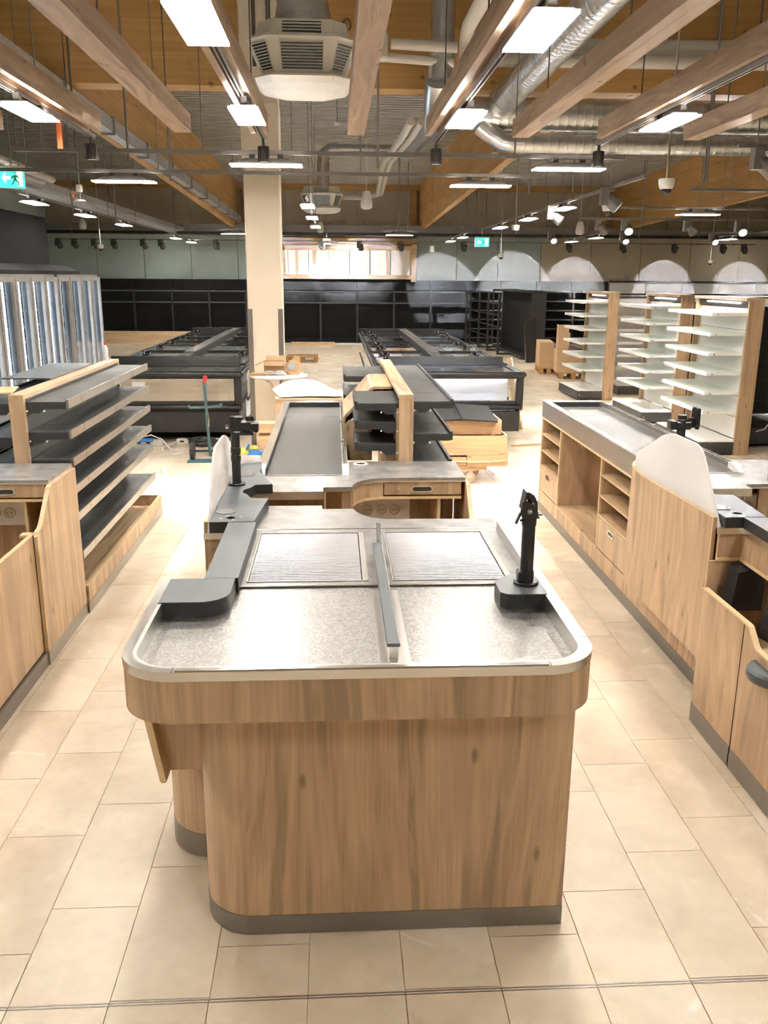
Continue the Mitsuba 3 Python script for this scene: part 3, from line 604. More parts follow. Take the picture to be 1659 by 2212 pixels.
one('orange_tag', B(-2.12, -2.08, 7.3, 7.31, 3.07, 3.29), 'orange', 'small orange ribbon hanging below the left LED panel', 'tag')
for x, y, z, lab in ((.07, 16, 4.62, 'in front of the far duct'), (2.62, 15, 4.05, 'beside the right glulam beam')):
    t = Thing('smoke_detector', f'small white smoke detector under the roof deck {lab}', 'smoke detector'); t.p('body', LATHE([(0, 0), (.05, .005), (.06, .04), (0, .05)], 14, (x, y, z)), 'white'); t.p('rod', CYL((x, y, z + .04), (x, y, DZ(y)), .008, 6), 'track_grey')

# ================================================================== FREEZERS
def door_freezer(y0, idx):
    t = Thing('upright_freezer', f'tall glass door freezer cabinet with cold LED strips, {idx}', 'freezer')
    xf, xb, w = -4.5, -5.28, .655
    t.p('back', B(xb, xb + .05, y0, y0 + 4 * w, .1, 2.12), 'cold_liner'); t.p('base', B(xb, xf - .03, y0, y0 + 4 * w, 0, .2), 'graphite'); t.p('top_box', B(xb, xf - .02, y0, y0 + 4 * w, 2.06, 2.14), 'steel_dull')
    t.p('side', B(xb, xf, y0, y0 + .02, .1, 2.14), 'black'); t.p('side', B(xb, xf, y0 + 4 * w - .024, y0 + 4 * w - .002, .1, 2.14), 'black')
    for k in range(4):
        a, b = y0 + k * w + .02, y0 + (k + 1) * w - .012
        fr = cat(B(xf - .03, xf + .02, a, a + .075, .2, 2.10), B(xf - .03, xf + .02, b - .07, b, .2, 2.10), B(xf - .03, xf + .02, a + .075, b - .07, 2.03, 2.10), B(xf - .03, xf + .02, a + .075, b - .07, .2, .29))
        d = t.p('door', fr, 'door_grey', 'grey metal door frame')
        q = trimesh.Trimesh(np.array([[xf, a + .045, .27], [xf, b - .045, .27], [xf, b - .045, 2.04], [xf, a + .045, 2.04]]), np.array([[0, 1, 2], [0, 2, 3]]), process=False)
        t.p('pane', q, 'glass', parent=d)
        t.p('led_strip', B(xf - .16, xf - .135, b - .06, b - .035, .28, 2.03), 'white', em=emit(11, COOL))
        t.p('mullion', B(xf - .12, xf - .05, b - .02, b + .012, .2, 2.06), 'graphite')
        for z in np.linspace(.42, 1.82, 7):
            t.p('shelf', B(xb + .05, xf - .22, a, b - .02, z, z + .012), 'cold_liner'); t.p('shelf_strip', B(xf - .22, xf - .205, b - .26, b - .1, z - .012, z + .022), 'white')
for y0, idx in ((9.56, 'nearest unit at the left edge'), (12.195, 'middle unit'), (14.83, 'farthest unit')): door_freezer(y0, idx)
one('freezer_canopy', PY([(-5.3, 2.14), (-4.62, 2.14), (-4.62, 2.2), (-4.9, 2.3), (-5.3, 2.3)], 8.5, 16.6), 'dark_back', 'dark sloped canopy on top of the upright freezers', 'canopy')

def island(x0, x1, y0, y1, side, label, lit):
    t = Thing('chest_freezer', label, 'freezer'); ye = y0 + .95
    t.p('base', cat(B(x0 + .05, x1 - .05, y0 + .1, y1, .14, .44)), 'graphite'); t.p('skid', B(x0 + .2, x1 - .2, y0 + .45, y1 - .2, 0, .15), 'dark_back')
    t.p('base_panel', cat(B(x1 - .06, x1 - .045, ye, y1, .16, .44), B(x0 + .045, x0 + .06, ye, y1, .16, .44)), 'liner', 'pale lower side panel')
    t.p('front_panel', B(x0 + .04, x1 - .04, y0, y0 + .1, .14, .42, .01), 'graphite', 'dark lower front panel')
    for s in (x0, x1): t.p('corner_post', B(s - .0 if s == x0 else s - .1, s + .1 if s == x0 else s, y0 + .01, y0 + .1, .42, .88, .015), 'black')
    t.p('bumper', TUBE([(x0 + .02, y0 - .02, .47), (x1 - .02, y0 - .02, .47)], .03, 10), 'black', smooth=50); t.p('window_frame', cat(B(x0 + .1, x1 - .1, y0 + .01, y0 + .09, .49, .545), B(x0 + .1, x1 - .1, y0 + .01, y0 + .09, .84, .88)), 'black')
    t.p('front_pane', trimesh.Trimesh(np.array([[x0 + .1, y0 + .03, .545], [x1 - .1, y0 + .03, .545], [x1 - .1, y0 + .03, .84], [x0 + .1, y0 + .03, .84]]), np.array([[0, 1, 2], [0, 2, 3]]), process=False), 'glass')
    t.p('display_back', cat(B(x0 + .12, x1 - .12, y0 + .15, y0 + .5, .44, .46), B(x0 + .12, x1 - .12, y0 + .5, y0 + .53, .44, .78)), 'liner' if lit else 'cream', 'pale inner back of the front window')
    t.p('tub', cat(B(x0 + .12, x1 - .12, y0 + .53, y1 - .06, .44, .46), B(x0 + .1, x0 + .13, ye, y1 - .04, .44, .6), B(x1 - .13, x1 - .1, ye, y1 - .04, .44, .6), B(x0 + .1, x1 - .1, y1 - .06, y1 - .03, .44, .9), B((x0 + x1) / 2 - .03, (x0 + x1) / 2 + .03, ye, y1 - .06, .44, .9)), 'tub_grey')
    t.p('rim', cat(TUBE([(x0, y0, .895), (x1, y0, .895)], .045, 12), TUBE([(x0, y0, .895), (x0, y1, .895)], .03, 10), TUBE([(x1, y0, .895), (x1, y1, .895)], .03, 10), B(x0, x1, y1 - .1, y1, .86, 1.0)), 'black', smooth=45)
    for s, o in ((x0 + .02, 1), (x1 - .02, -1)):
        nseg = 5
        for k in range(nseg):
            a, b = ye + (y1 - ye) * k / nseg, ye + (y1 - ye) * (k + 1) / nseg - .02
            t.p('side_pane', trimesh.Trimesh(np.array([[s, a, .46], [s, b, .46], [s, b, .88], [s, a, .88]]), np.array([[0, 1, 2], [0, 2, 3]]), process=False), 'glass')
        t.p('side_rail', B(s - .012, s + .012, ye, y1, .43, .47), 'graphite')
    t.p('head_lid_frame', cat(B(x0 + .03, x1 - .03, y0 + .03, y0 + .1, .90, .93), B(x0 + .03, x1 - .03, ye - .1, ye - .02, .90, .93), B(x0 + .03, x0 + .1, y0 + .1, ye - .1, .9, .93), B(x1 - .1, x1 - .03, y0 + .1, ye - .1, .9, .93)), 'black')
    t.p('head_lid', trimesh.Trimesh(np.array([[x0 + .1, y0 + .1, .92], [x1 - .1, y0 + .1, .92], [x1 - .1, ye - .1, .92], [x0 + .1, ye - .1, .92]]), np.array([[0, 1, 2], [0, 2, 3]]), process=False), 'glass')
    t.p('price_bar', PX([(ye - .06, .93), (ye + .02, .93), (ye + .03, 1.05), (ye - .02, 1.05)], x0 + .12 if x0 < 0 else x0 + .2, x1 - .12), 'black', 'black ribbed bar across the lids')
    for k in range(3): t.p('bar_groove', B(x0 + .2, x1 - .12, ye - .052 + .012 * k, ye - .03 + .012 * k, .958 + .028 * k, .966 + .028 * k), 'graphite')
    xc = (x0 + x1) / 2
    t.p('spine', cat(PY([(xc - .11, .90), (xc + .11, .90), (xc + .09, 1.0), (xc - .09, 1.0)], ye + .05, y1 - .1)), 'graphite')
    t.p('spine_cover', B(xc - .085, xc + .085, ye + 1.2, y1 - 1.2, 1.0, 1.015), 'rail_grey', 'grey metal spine cover')
    n = 7
    for k in range(n):
        a, b = ye + .05 + (y1 - .15 - ye) * k / n, ye + .05 + (y1 - .15 - ye) * (k + 1) / n
        for s0, s1 in ((x0 + .04, xc - .11), (xc + .11, x1 - .04)):
            zo = .925 if k % 2 else .945
            ld = t.p('lid', cat(B(s0, s1, a, a + .04, zo - .02, zo), B(s0, s1, b - .04, b, zo - .02, zo), B(s0, s0 + .03, a, b, zo - .02, zo), B(s1 - .03, s1, a, b, zo - .02, zo)), 'black')
            t.p('pane', trimesh.Trimesh(np.array([[s0, a, zo - .005], [s1, a, zo - .005], [s1, b, zo - .005], [s0, b, zo - .005]]), np.array([[0, 1, 2], [0, 2, 3]]), process=False), 'glass', parent=ld)
            hx = s0 + .2 if s0 < xc - .2 else s1 - .2
            t.p('knob', LATHE([(0, .06), (.04, .055), (.075, .035), (.09, 0)], 14, (hx, (a + b) / 2, zo)), 'black_gloss', parent=ld, smooth=60)
    t.p('caster', cat(CYL((x1 - .25, y0 + .5, .05), (x1 - .2, y0 + .5, .05), .05, 10), B(x1 - .3, x1 - .22, y0 + .4, y0 + .55, .05, .15)), 'black')
    if lit:
        t.p('interior_light', TUBE([(x0 + .15, y0 + .48, .82), (x1 - .15, y0 + .48, .82)], .012, 6), 'white', em=emit(26, (.62, .72, 1.0)))
    else:
        t.p('label', B(-2.63, -2.46, y0 + .02, y0 + .024, .74, .80), 'paper', 'small white paper label on the glass')
        t.p('label', B(-2.92, -2.78, y0 + .02, y0 + .024, .80, .815), 'paper', 'small white paper label on the glass')
island(-3.22, -1.22, 11.4, 20.3, 1, 'long black glass lid chest freezer left of the column', False)
island(.55, 2.5, 11.4, 20.1, 1, 'long black glass lid chest freezer right of the column, lit inside', True)
# ================================================================== CHECKOUTS
def rounded(x0, x1, y0, y1, r, corners='lr', n=10):
    """outline with rounded front (low y) corners"""
    pts = []
    pts += arc(x0 + r, y0 + r, r, 180, 270, n) if 'l' in corners else [(x0, y0)]
    pts += arc(x1 - r, y0 + r, r, 270, 360, n) if 'r' in corners else [(x1, y0)]
    pts += arc(x1 - r, y1 - r, r, 0, 90, n) if 'R' in corners else [(x1, y1)]
    pts += arc(x0 + r, y1 - r, r, 90, 180, n) if 'L' in corners else [(x0, y1)]
    return pts
def sheet(path, z0, z1, th, inward=1):
    """vertical board following a plan path (list of xy), thickness to its left"""
    from shapely.geometry import LineString
    a = LineString(path); b = a.buffer(th, cap_style='flat', single_sided=True)
    return PZ(b, z0, z1)
def handle_oval(x, y, z, ax):
    """flush oval pull: metal ring with a dark recess; ax 0: on a face looking to -y, 1: looking to -x"""
    o = Polygon(arc(.045, 0, .021, -90, 90) + arc(-.045, 0, .021, 90, 270)); i = Polygon(arc(.043, 0, .0125, -90, 90) + arc(-.043, 0, .0125, 90, 270))
    ring = PY(o.difference(i), -.005, .001); rec = PY(i, -.001, .001)
    if ax: ring, rec = rotz(ring, -90), rotz(rec, -90)
    return mv(ring, x, y, z), mv(rec, x, y, z)

def low_wall(t, dx):
    x = -.645 + dx
    path = arc(-.475 + dx, 3.03, .17, 270, 180, 8) + [(x, 3.385)]
    prof_a = [(x, 3.03), (x, 3.385)]
    t.p('side_board', sheet(path[:9], .10, .625, -.02), 'oak_v', smooth=20)
    t.p('side_board', PX([(3.03, .10), (3.382, .10), (3.382, .70), (3.36, .70), (3.34, .69), (3.285, .635), (3.265, .625), (3.03, .625)], x, x + .02), 'oak_v')
    t.p('side_board', PX([(3.392, .10), (3.82, .10), (3.82, .70), (3.392, .70)], x, x + .02), 'oak_v')
    t.p('joint', B(x + .008, x + .019, 3.38, 3.394, .02, .69), 'black')
    e = [(3.82, .70), (3.36, .70), (3.345, .695), (3.285, .637), (3.265, .627), (2.95, .625)]
    from shapely.geometry import LineString
    t.p('edge_band', PX(LineString(e).buffer(.004), x - .002, x + .024), 'oak_edge', 'pale edge of the board')
    t.p('shelf_board', B(x + .02, x + .17, 2.9, 3.3, .60, .62), 'oak_y')
    t.p('kick_plate', sheet(arc(-.475 + dx, 3.03, .172, 270, 180, 8) + [(x - .002, 3.382)], 0.004, .10, -.018), 'kick_steel', smooth=20)
    t.p('kick_plate', B(x - .002, x + .016, 3.392, 3.82, .004, .10), 'kick_steel')
    dk = t.p('bumper_disc', LATHE([(0, .585), (.102, .585), (.11, .575), (.11, .545), (.104, .537), (0, .537)], 28, (x + .040, 3.17, 0)), 'anthracite', 'round dark grey bumper disc', smooth=30)

# ---------------------------------------------------------------- the middle packing desk
d = Thing('packing_desk', 'oak clad checkout packing desk with steel top in the foreground', 'packing desk')
base = Polygon(rounded(-.455, .752, 2.449, 4.0, .17, 'l', 12))
d.p('base', PZ(base, .075, .90), 'oak_v', smooth=20)
d.p('kick_plate', PZ(base.buffer(.002), .002, .075), 'kick_steel', 'brushed steel kick plate', smooth=20)
rim_out = Polygon(rounded(-.641, .778, 2.265, 3.826, .17, 'lr', 12)); rim_in = Polygon(rounded(-.611, .748, 2.295, 3.9, .14, 'lr', 12))
ring = rim_out.difference(rim_in).difference(sbox(-.8, -.5, 3.05, 4.2)).difference(sbox(-.55, .7, 3.0, 4.2))
apr = rim_out.buffer(-.002).difference(Polygon(rounded(-.621, .758, 2.287, 3.9, .15, 'lr', 12))).difference(sbox(-.8, -.5, 3.08, 4.2)).difference(sbox(-.55, .7, 3.0, 4.2))
d.p('apron', PZ(apr, .888, 1.021), 'oak_v', smooth=20)
d.p('apron_underside', PZ(rim_out.buffer(-.02).intersection(sbox(-1, 1, 2, 3.05)), .89, .897), 'oak_edge')
d.p('rim', cat(PZ(ring, 1.021, 1.05)), 'steel_edge', 'satin steel rim', smooth=20)
d.p('rim_wall', PZ(rim_in.difference(rim_in.buffer(-.012)).intersection(sbox(-.7, .9, 2.28, 3.8)).difference(sbox(-.55, .70, 3.0, 4.2)).difference(sbox(-.8, -.5, 3.05, 4.2)), .99, 1.049), 'steel', smooth=20)
d.p('rim_joint', cat(B(-.471, -.469, 2.265, 2.30, 1.0495, 1.0505), B(.617, .619, 2.265, 2.30, 1.0495, 1.0505), B(.748, .778, 2.47, 2.472, 1.0495, 1.0505)), 'graphite')
d.p('rim_bead', TUBE([(-.46, 2.271, 1.0495), (.61, 2.271, 1.0495)], .0042, 10), 'steel_edge', smooth=60)
d.p('worktop', PZ(rim_in.intersection(sbox(-.61, .75, 2.2, 3.10)), .98, .995), 'steel_grain', 'grained stainless packing surface')
plate = Polygon([(-.372, 3.10), (.757, 3.105), (.757, 3.875), (-.372, 3.865)])
beds = ((-.346, .121), (.214, .682))
for a, b in beds: plate = plate.difference(sbox(a, b, 3.145, 3.803))
d.p('deck_plate', PZ(plate, .985, 1.0), 'slate', 'grey deck plate round the rollers'); d.p('deck_edge', TUBE([(-.372, 3.098, .9995), (.757, 3.098, .9995)], .0036, 10), 'steel_edge', smooth=60); d.p('deck_edge', TUBE([(-.37, 3.864, .9995), (.757, 3.864, .9995)], .003, 10), 'steel_edge', smooth=60)
_rol = {}
for a, b in beds:
    bed = d.p('roller_bed', cat(B(a, b, 3.145, 3.803, .955, .965), B(a, a + .006, 3.145, 3.803, .96, 1.004), B(b - .022, b, 3.145, 3.803, .96, 1.002), B(a, b, 3.145, 3.151, .96, 1.003), B(a, b, 3.797, 3.803, .96, 1.003)), 'steel_dull', 'bed of steel rollers')
    L = b - a - .034
    if 'r' not in _rol: _rol['r'] = mikit.ply(cat(TUBE([(0, 0, 0), (L, 0, 0)], .0087, 12)), 'roller_steel', smooth=50); _rol['p'] = mikit.ply(cat(CYL((L, 0, 0), (L + .012, 0, 0), .004, 6)), 'black')
    for k in range(33):
        r = d.p('roller', at(_rol['r'], a + .008, 3.163 + .0194 * k, .993), None, parent=bed)
    d.p('axle_strip', cat(*[B(b - .026, b - .014, 3.158 + .0194 * k, 3.168 + .0194 * k, .99, .999) for k in range(33)]), 'black', parent=bed, kind='stuff')
d.p('divider_wall', B(.158, .186, 2.44, 3.49, .99, 1.04), 'steel', 'steel divider wall'); d.p('divider_cap', B(.150, .1915, 2.435, 3.485, 1.04, 1.051, .003), 'anthracite', 'blue grey cap strip')
d.p('divider_foot', cat(PZ([(.10, 2.30), (.30, 2.30), (.225, 2.43), (.225, 3.05), (.125, 3.05), (.125, 2.43)], .995, .998)), 'steel')
d.p('divider_post', cat(CYL((.176, 3.50, 1.0), (.176, 3.50, 1.125), .0085, 12), CYL((.176, 3.50, 1.125), (.176, 3.50, 1.13), .0095, 12)), 'steel_edge', smooth=40)
d.p('corner_box', PZ(Polygon(arc(-.476, 2.911, .10, 270, 360, 10) + [(-.376, 3.052), (-.611, 3.052), (-.611, 2.811)]), .995, 1.049), 'graphite', 'dark grey raised box at the left corner', smooth=25)
d.p('corner_box_lid', PZ(Polygon(arc(-.476, 2.911, .10, 270, 360, 10) + [(-.376, 3.052), (-.611, 3.052), (-.611, 2.811)]), 1.049, 1.052), 'anthracite', 'blue grey lid', smooth=25)
rb = Polygon([(.602, 2.845), (.745, 2.843), (.745, 3.05), (.64, 3.05), (.604, 3.01), (.580, 2.985), (.580, 2.868)]).buffer(-.012).buffer(.012)
d.p('corner_box', PZ(rb, .995, 1.049), 'graphite', 'dark grey raised box at the right corner', smooth=25); d.p('corner_box_lid', PZ(rb, 1.049, 1.052), 'anthracite', smooth=25)
d.p('bag_box', cat(B(-.62, -.45, 2.66, 2.68, .50, .90), B(-.60, -.45, 2.66, 2.9, .50, .515)), 'oak_v', 'hanging bag box below the top')
d.p('bag_box_side', PY([(-.665, .90), (-.64, .90), (-.575, .495), (-.58, .488), (-.592, .488), (-.598, .495)], 2.60, 2.95), 'oak_v', 'slanted side board'); d.p('bag_box_edge', PY([(-.664, .90), (-.641, .90), (-.576, .495), (-.597, .495)], 2.597, 2.60), 'oak_edge')
wt = [(-.60, 3.86), (.757, 3.876), (.757, 4.017)] + [(.40, 4.03), (.30, 4.024), (.234, 4.032), (.188, 4.052), (.150, 4.082), (.120, 4.125), (.100, 4.17), (.087, 4.226)] + [(-.071, 4.227), (-.072, 4.297), (-.60, 4.295)]
d.p('rear_worktop', PZ(wt, .972, 1.0), 'slate', 'grey slate look worktop with a round cut out'); d.p('rear_worktop_edge', PZ(Polygon(wt).buffer(.002), .968, .974), 'steel_edge')
d.p('rear_panel', cat(B(-.58, -.10, 4.27, 4.29, .12, .97), B(.74, .752, 3.9, 4.0, .1, .97)), 'oak_v'); d.p('side_rim', B(.757, .778, 3.826, 3.83, .99, 1.05), 'steel')
low_wall(d, 0)

def black_shelf(t, dx):
    pts = [(-.577, 3.815), (-.375, 3.824), (-.341, 4.25), (-.43, 4.262)] + arc(-.40, 4.405, .085, 245, 115, 8)[1:-1] + [(-.43, 4.545), (-.341, 4.556), (-.43, 4.85), (-.447, 5.14), (-.577, 5.06)]
    P = Polygon([(x + dx, y) for x, y in pts])
    holes = Point(-.488 + dx, 3.888).buffer(.02, 8)
    t.p('bridge_shelf', PZ(P.difference(holes), 1.0, 1.05), 'graphite', 'dark grey bridge shelf', smooth=20); t.p('bridge_shelf_top', PZ(P.buffer(-.001).difference(holes), 1.05, 1.052), 'anthracite', smooth=20)
    for cx, cy in ((-.522, 3.996), (-.505, 4.79)): t.p('cable_cap', PZ(Point(cx + dx, cy).buffer(.048, 12), 1.051, 1.0545), 'rail_grey', 'round grey cable cap', smooth=30)
    for a in (20, 110, 200, 290): t.p('screw', PZ(Point(-.488 + dx + .045 * math.cos(math.radians(a)), 3.888 + .038 * math.sin(math.radians(a))).buffer(.005, 4), 1.051, 1.0535), 'white')
def bridge_arm(t, dx):
    t.p('bridge_arm', B(-.49 + dx, -.365 + dx, 3.055, 3.815, 1.0, 1.05), 'graphite', 'dark grey bridge arm'); t.p('bridge_arm_top', B(-.49 + dx, -.365 + dx, 3.055, 3.813, 1.05, 1.052), 'anthracite')
    t.p('arm_edge', cat(B(-.49 + dx, -.478 + dx, 3.05, 3.82, .97, 1.0), B(-.605 + dx, -.478 + dx, 3.815, 3.83, .97, 1.0)), 'steel_edge', 'steel edging under the bridge arm')
    t.p('arm_fascia', B(-.482 + dx, -.46 + dx, 3.05, 3.85, .85, .97), 'oak_v')
black_shelf(d, 0); bridge_arm(d, 0)

def checkout(dx, label, which):
    t = Thing('checkout_counter', label, 'checkout counter')
    X = lambda v: v + dx
    # worktop with curved cut-out
    w = [(-.46, 4.60), (-.071, 4.597), (-.071, 4.690), (.088, 4.697), (.095, 4.745)] + [(.12, 4.81), (.155, 4.862), (.20, 4.893), (.25, 4.909), (.30, 4.914)] + [(.757, 4.914), (.757, 5.38), (.08, 5.38), (.08, 5.0), (-.46, 5.0)]
    t.p('worktop', PZ([(X(x), y) for x, y in w], .978, 1.0), 'slate', 'grey slate look worktop'); t.p('worktop_edge', PZ(Polygon([(X(x), y) for x, y in w]).buffer(.0025), .974, .984), 'steel_edge', 'thin metal edging')
    t.p('front_strip', cat(B(X(-.46), X(-.071), 4.592, 4.60, .955, 1.0)), 'steel', 'steel edge strip')
    # curved fascia, drawer
    curve = [(.095, 4.745), (.12, 4.81), (.155, 4.862), (.20, 4.893), (.25, 4.909), (.276, 4.914)]
    t.p('curved_fascia', sheet([(X(x), y + .006) for x, y in curve], .885, .974, .018), 'oak_v', 'curved oak fascia'); t.p('fascia_lip', sheet([(X(x), y + .001) for x, y in curve] + [(X(.737), 4.915)], .872, .888, .03), 'oak_edge')
    dr = t.p('drawer', B(X(.280), X(.735), 4.916, 4.936, .897, .972, .0015), 'oak_v', 'oak cash drawer front')
    ring_, rec = handle_oval(X(.503), 4.916, .932, 0)
    t.p('handle', ring_, 'steel', 'oval metal pull', parent=dr); t.p('handle_recess', rec, 'graphite', parent=dr)
    t.p('lock', cat(CYL((X(.362), 4.917, .936), (X(.362), 4.905, .936), .008, 12)), 'chrome', parent=dr)
    t.p('drawer_gap', B(X(.276), X(.279), 4.917, 4.93, .89, .972), 'black')
    t.p('under_shelf', B(X(.09), X(.737), 4.93, 5.36, .874, .886), 'oak_y'); t.p('back_board', B(X(-.44), X(.745), 5.33, 5.35, .05, .97), 'oak_v')
    t.p('divider', B(X(.598), X(.616), 4.935, 5.33, .2, .874), 'oak_edge'); t.p('inner_post', B(X(.03), X(.092), 4.71, 4.73, .1, .97), 'oak_v'); t.p('well_board', B(X(-.07), X(.10), 4.36, 4.42, .83, .85), 'oak_y')
    t.p('well_post', CYL((X(-.065), 4.70, .3), (X(-.065), 4.70, .97), .008, 8), 'steel_edge'); t.p('well_floor', B(X(-.45), X(.74), 4.3, 5.3, .08, .1), 'oak_x')
    so = t.p('socket_panel', B(X(.10), X(.47), 5.318, 5.33, .62, .785, .003), 'white', 'white socket panel')
    for k in range(3):
        t.p('socket', mv(rot(LATHE([(.036, 0), (.036, .006), (.03, .006), (.026, -.0), (0, -.0)], 14), 90, [1, 0, 0]), X(.20 + .085 * k), 5.317, .70), 'unit_white', parent=so); t.p('socket_hole', cat(*[CYL((X(.20 + .085 * k + q), 5.3185, .70), (X(.20 + .085 * k + q), 5.3165, .70), .0045, 6) for q in (-.011, .011)]), 'black', parent=so)
    # right side board with slanted front edge
    t.p('side_panel', PX([(4.60, .08), (5.375, .08), (5.375, .974), (4.90, .974), (4.865, .965), (4.845, .94), (4.69, .80), (4.665, .785), (4.615, .775), (4.60, .755)], X(.757), X(.777)), 'oak_v', 'oak side board with a slanted front edge')
    from shapely.geometry import LineString
    t.p('side_panel_edge', PX(LineString([(4.90, .976), (4.865, .967), (4.845, .942), (4.69, .80), (4.665, .787), (4.615, .777), (4.598, .755), (4.598, .08)]).buffer(.003), X(.755), X(.779)), 'oak_edge')
    t.p('side_foot', B(X(.77), X(.779), 4.60, 5.375, .0, .08), 'steel_dull')
    # belt
    yb = 7.95
    t.p('belt', B(X(-.415), X(.036), 5.0, 7.86, .96, .987), 'belt_rubber', 'dark grey conveyor belt')
    t.p('belt_cross_seam', B(X(-.415), X(.036), 7.30, 7.303, .987, .9878), 'black')
    t.p('belt_frame', cat(B(X(-.463), X(-.418), 5.06, yb, .88, 1.03), B(X(.037), X(.05), 5.06, 7.86, .90, 1.0), B(X(-.463), X(.072), 7.86, yb, .88, 1.03)), 'steel', 'steel belt frame')
    t.p('belt_frame_top', cat(B(X(-.464), X(-.417), 5.15, yb, 1.03, 1.033), B(X(-.464), X(.073), 7.895, yb + .002, 1.03, 1.033)), 'steel_edge'); t.p('inner_wall', cat(B(X(-.419), X(-.413), 5.06, 7.86, .97, 1.029), B(X(-.415), X(.036), 7.855, 7.862, .97, 1.029)), 'graphite')
    rl = t.p('guard_rail', cat(B(X(.040), X(.046), 5.15, 7.86, .99, 1.034), B(X(.066), X(.072), 5.15, 7.86, .99, 1.034), B(X(.046), X(.066), 5.15, 7.86, .99, 1.0)), 'steel_dull', 'open metal guard rail')
    for y in (5.9, 6.75, 7.6): t.p('rail_clip', B(X(.036), X(.076), y, y + .07, 1.03, 1.04), 'steel_edge', parent=rl)
    for x0, x1 in ((-.466, -.418), (.036, .078)): t.p('end_cap', cat(PX([(5.0, .99), (5.07, .99), (5.15, 1.0), (5.15, 1.036), (5.07, 1.036), (5.0, .998)], X(x0), X(x1))), 'white_gloss', 'white plastic end cap')
    t.p('belt_roller_edge', B(X(-.415), X(.036), 4.985, 5.0, .985, 1.003), 'steel')
    # body, left face with niches
    xf = X(-.4725)
    t.p('body', cat(B(xf + .36, X(.05), 5.4, 7.93, .08, .95), B(xf + .01, X(.05), 7.91, 7.93, .08, .88), B(xf + .01, xf + .36, 7.24, 7.26, .08, .88), B(xf + .01, xf + .36, 6.06, 6.08, .08, .88), B(xf + .01, xf + .36, 5.38, 5.41, .08, .88)), 'oak_v', 'oak cabinet carcass')
    t.p('metal_fascia', B(xf, xf + .02, 5.2, 7.95, .885, 1.03), 'steel_dull', 'brushed steel fascia')
    t.p('face_edge', cat(B(xf, xf + .02, 5.4, 7.93, .868, .886), B(xf, xf + .02, 7.24, 7.26, .2, .87), B(xf, xf + .02, 6.06, 6.08, .2, .87), B(xf, xf + .02, 7.915, 7.93, .2, .87), B(xf, xf + .02, 5.40, 5.415, .2, .87)), 'oak_edge')
    t.p('base_board', B(xf, xf + .02, 5.40, 7.93, .08, .2), 'oak_v'); t.p('kick_plate', B(xf - .002, xf + .02, 3.95, 7.935, .002, .08), 'kick_steel', 'steel kick plate')
    t.p('niche_floor', B(xf, xf + .36, 6.08, 7.24, .19, .205), 'oak_y')
    for y0, y1, zs, zd in ((7.26, 7.915, (.58, .736), .42), (5.415, 6.06, (.603, .757), .44)):
        for z in zs: t.p('shelf', B(xf + .002, xf + .36, y0, y1, z - .016, z, .001), 'oak_y')
        t.p('shelf', B(xf + .002, xf + .36, y0, y1, zd, zd + .016), 'oak_y')
        dd = t.p('drawer', B(xf, xf + .02, y0 + .004, y1 - .004, .206, zd - .004, .0015), 'oak_v', 'oak drawer front')
        ring_, rec = handle_oval(xf, (y0 + y1) / 2 + (.02 if y0 > 7 else 0), zd - .05, 1)
        t.p('handle', ring_, 'chrome', parent=dd); t.p('handle_recess', rec, 'black', parent=dd)
    t.p('bag_hook', cat(TUBE([(xf + .012, 6.72, .86), (xf + .004, 6.72, .83), (xf + .004, 6.66, .83), (xf + .012, 6.66, .86)], .003, 6), TUBE([(xf + .012, 6.62, .86), (xf + .004, 6.62, .83), (xf + .004, 6.56, .83), (xf + .012, 6.56, .86)], .003, 6)), 'chrome')
    # cashier side board with curved end and translucent screen
    xp = X(-.61); ctr = (X(-.47), 5.02)
    path = [(xp, 3.87), (xp, 5.02)] + arc(ctr[0], ctr[1], .14, 180, 105, 8)[1:]
    def topz(i): return [1.035, 1.020, 1.022, 1.03, 1.04, 1.052, 1.063, 1.072, 1.08, 1.08][i]
    def strip(path, zlo, zhi, th):
        P = np.array(path); tt = np.gradient(P, axis=0); tt /= np.linalg.norm(tt, axis=1, keepdims=True); nn = np.c_[tt[:, 1], -tt[:, 0]]
        A, Bq = P, P + nn * th; k = len(P); v = np.vstack([np.c_[A, zlo], np.c_[Bq, zlo], np.c_[A, zhi], np.c_[Bq, zhi]]); f = []
        for i in range(k - 1):
            a0, a1, b0, b1, c0, c1, e0, e1 = i, i + 1, k + i, k + i + 1, 2 * k + i, 2 * k + i + 1, 3 * k + i, 3 * k + i + 1
            f += [[a0, c0, a1], [a1, c0, c1], [b0, b1, e0], [b1, e1, e0], [c0, e0, c1], [c1, e0, e1], [a0, a1, b0], [a1, b1, b0]]
        f += [[0, k, 2 * k], [k, 3 * k, 2 * k], [k - 1, 3 * k - 1, 2 * k - 1], [2 * k - 1, 3 * k - 1, 4 * k - 1]]
        m = trimesh.Trimesh(v, np.array(f), process=True); m.fix_normals(); return m
    def dense(path, n):
        P = np.array(path); s = np.r_[0, np.cumsum(np.linalg.norm(np.diff(P, axis=0), axis=1))]; q = np.linspace(0, s[-1], n); return np.c_[np.interp(q, s, P[:, 0]), np.interp(q, s, P[:, 1])], q
    pp, q = dense(path, 26); zt = np.interp(q, [0, 1.0, 1.2, 1.4], [1.035, 1.012, 1.04, 1.078])
    t.p('screen_board', strip(pp, np.full(26, .30), zt, .018), 'oak_v', 'tall oak board with a curved end', smooth=25)
    t.p('screen_board_edge', strip(pp - 0.0, zt, zt + .003, .018), 'oak_edge', smooth=25)
    ps, q2 = dense([(xp + .019, 3.845), (xp + .019, 5.02)] + arc(ctr[0], ctr[1], .121, 180, 80, 9)[1:], 40)
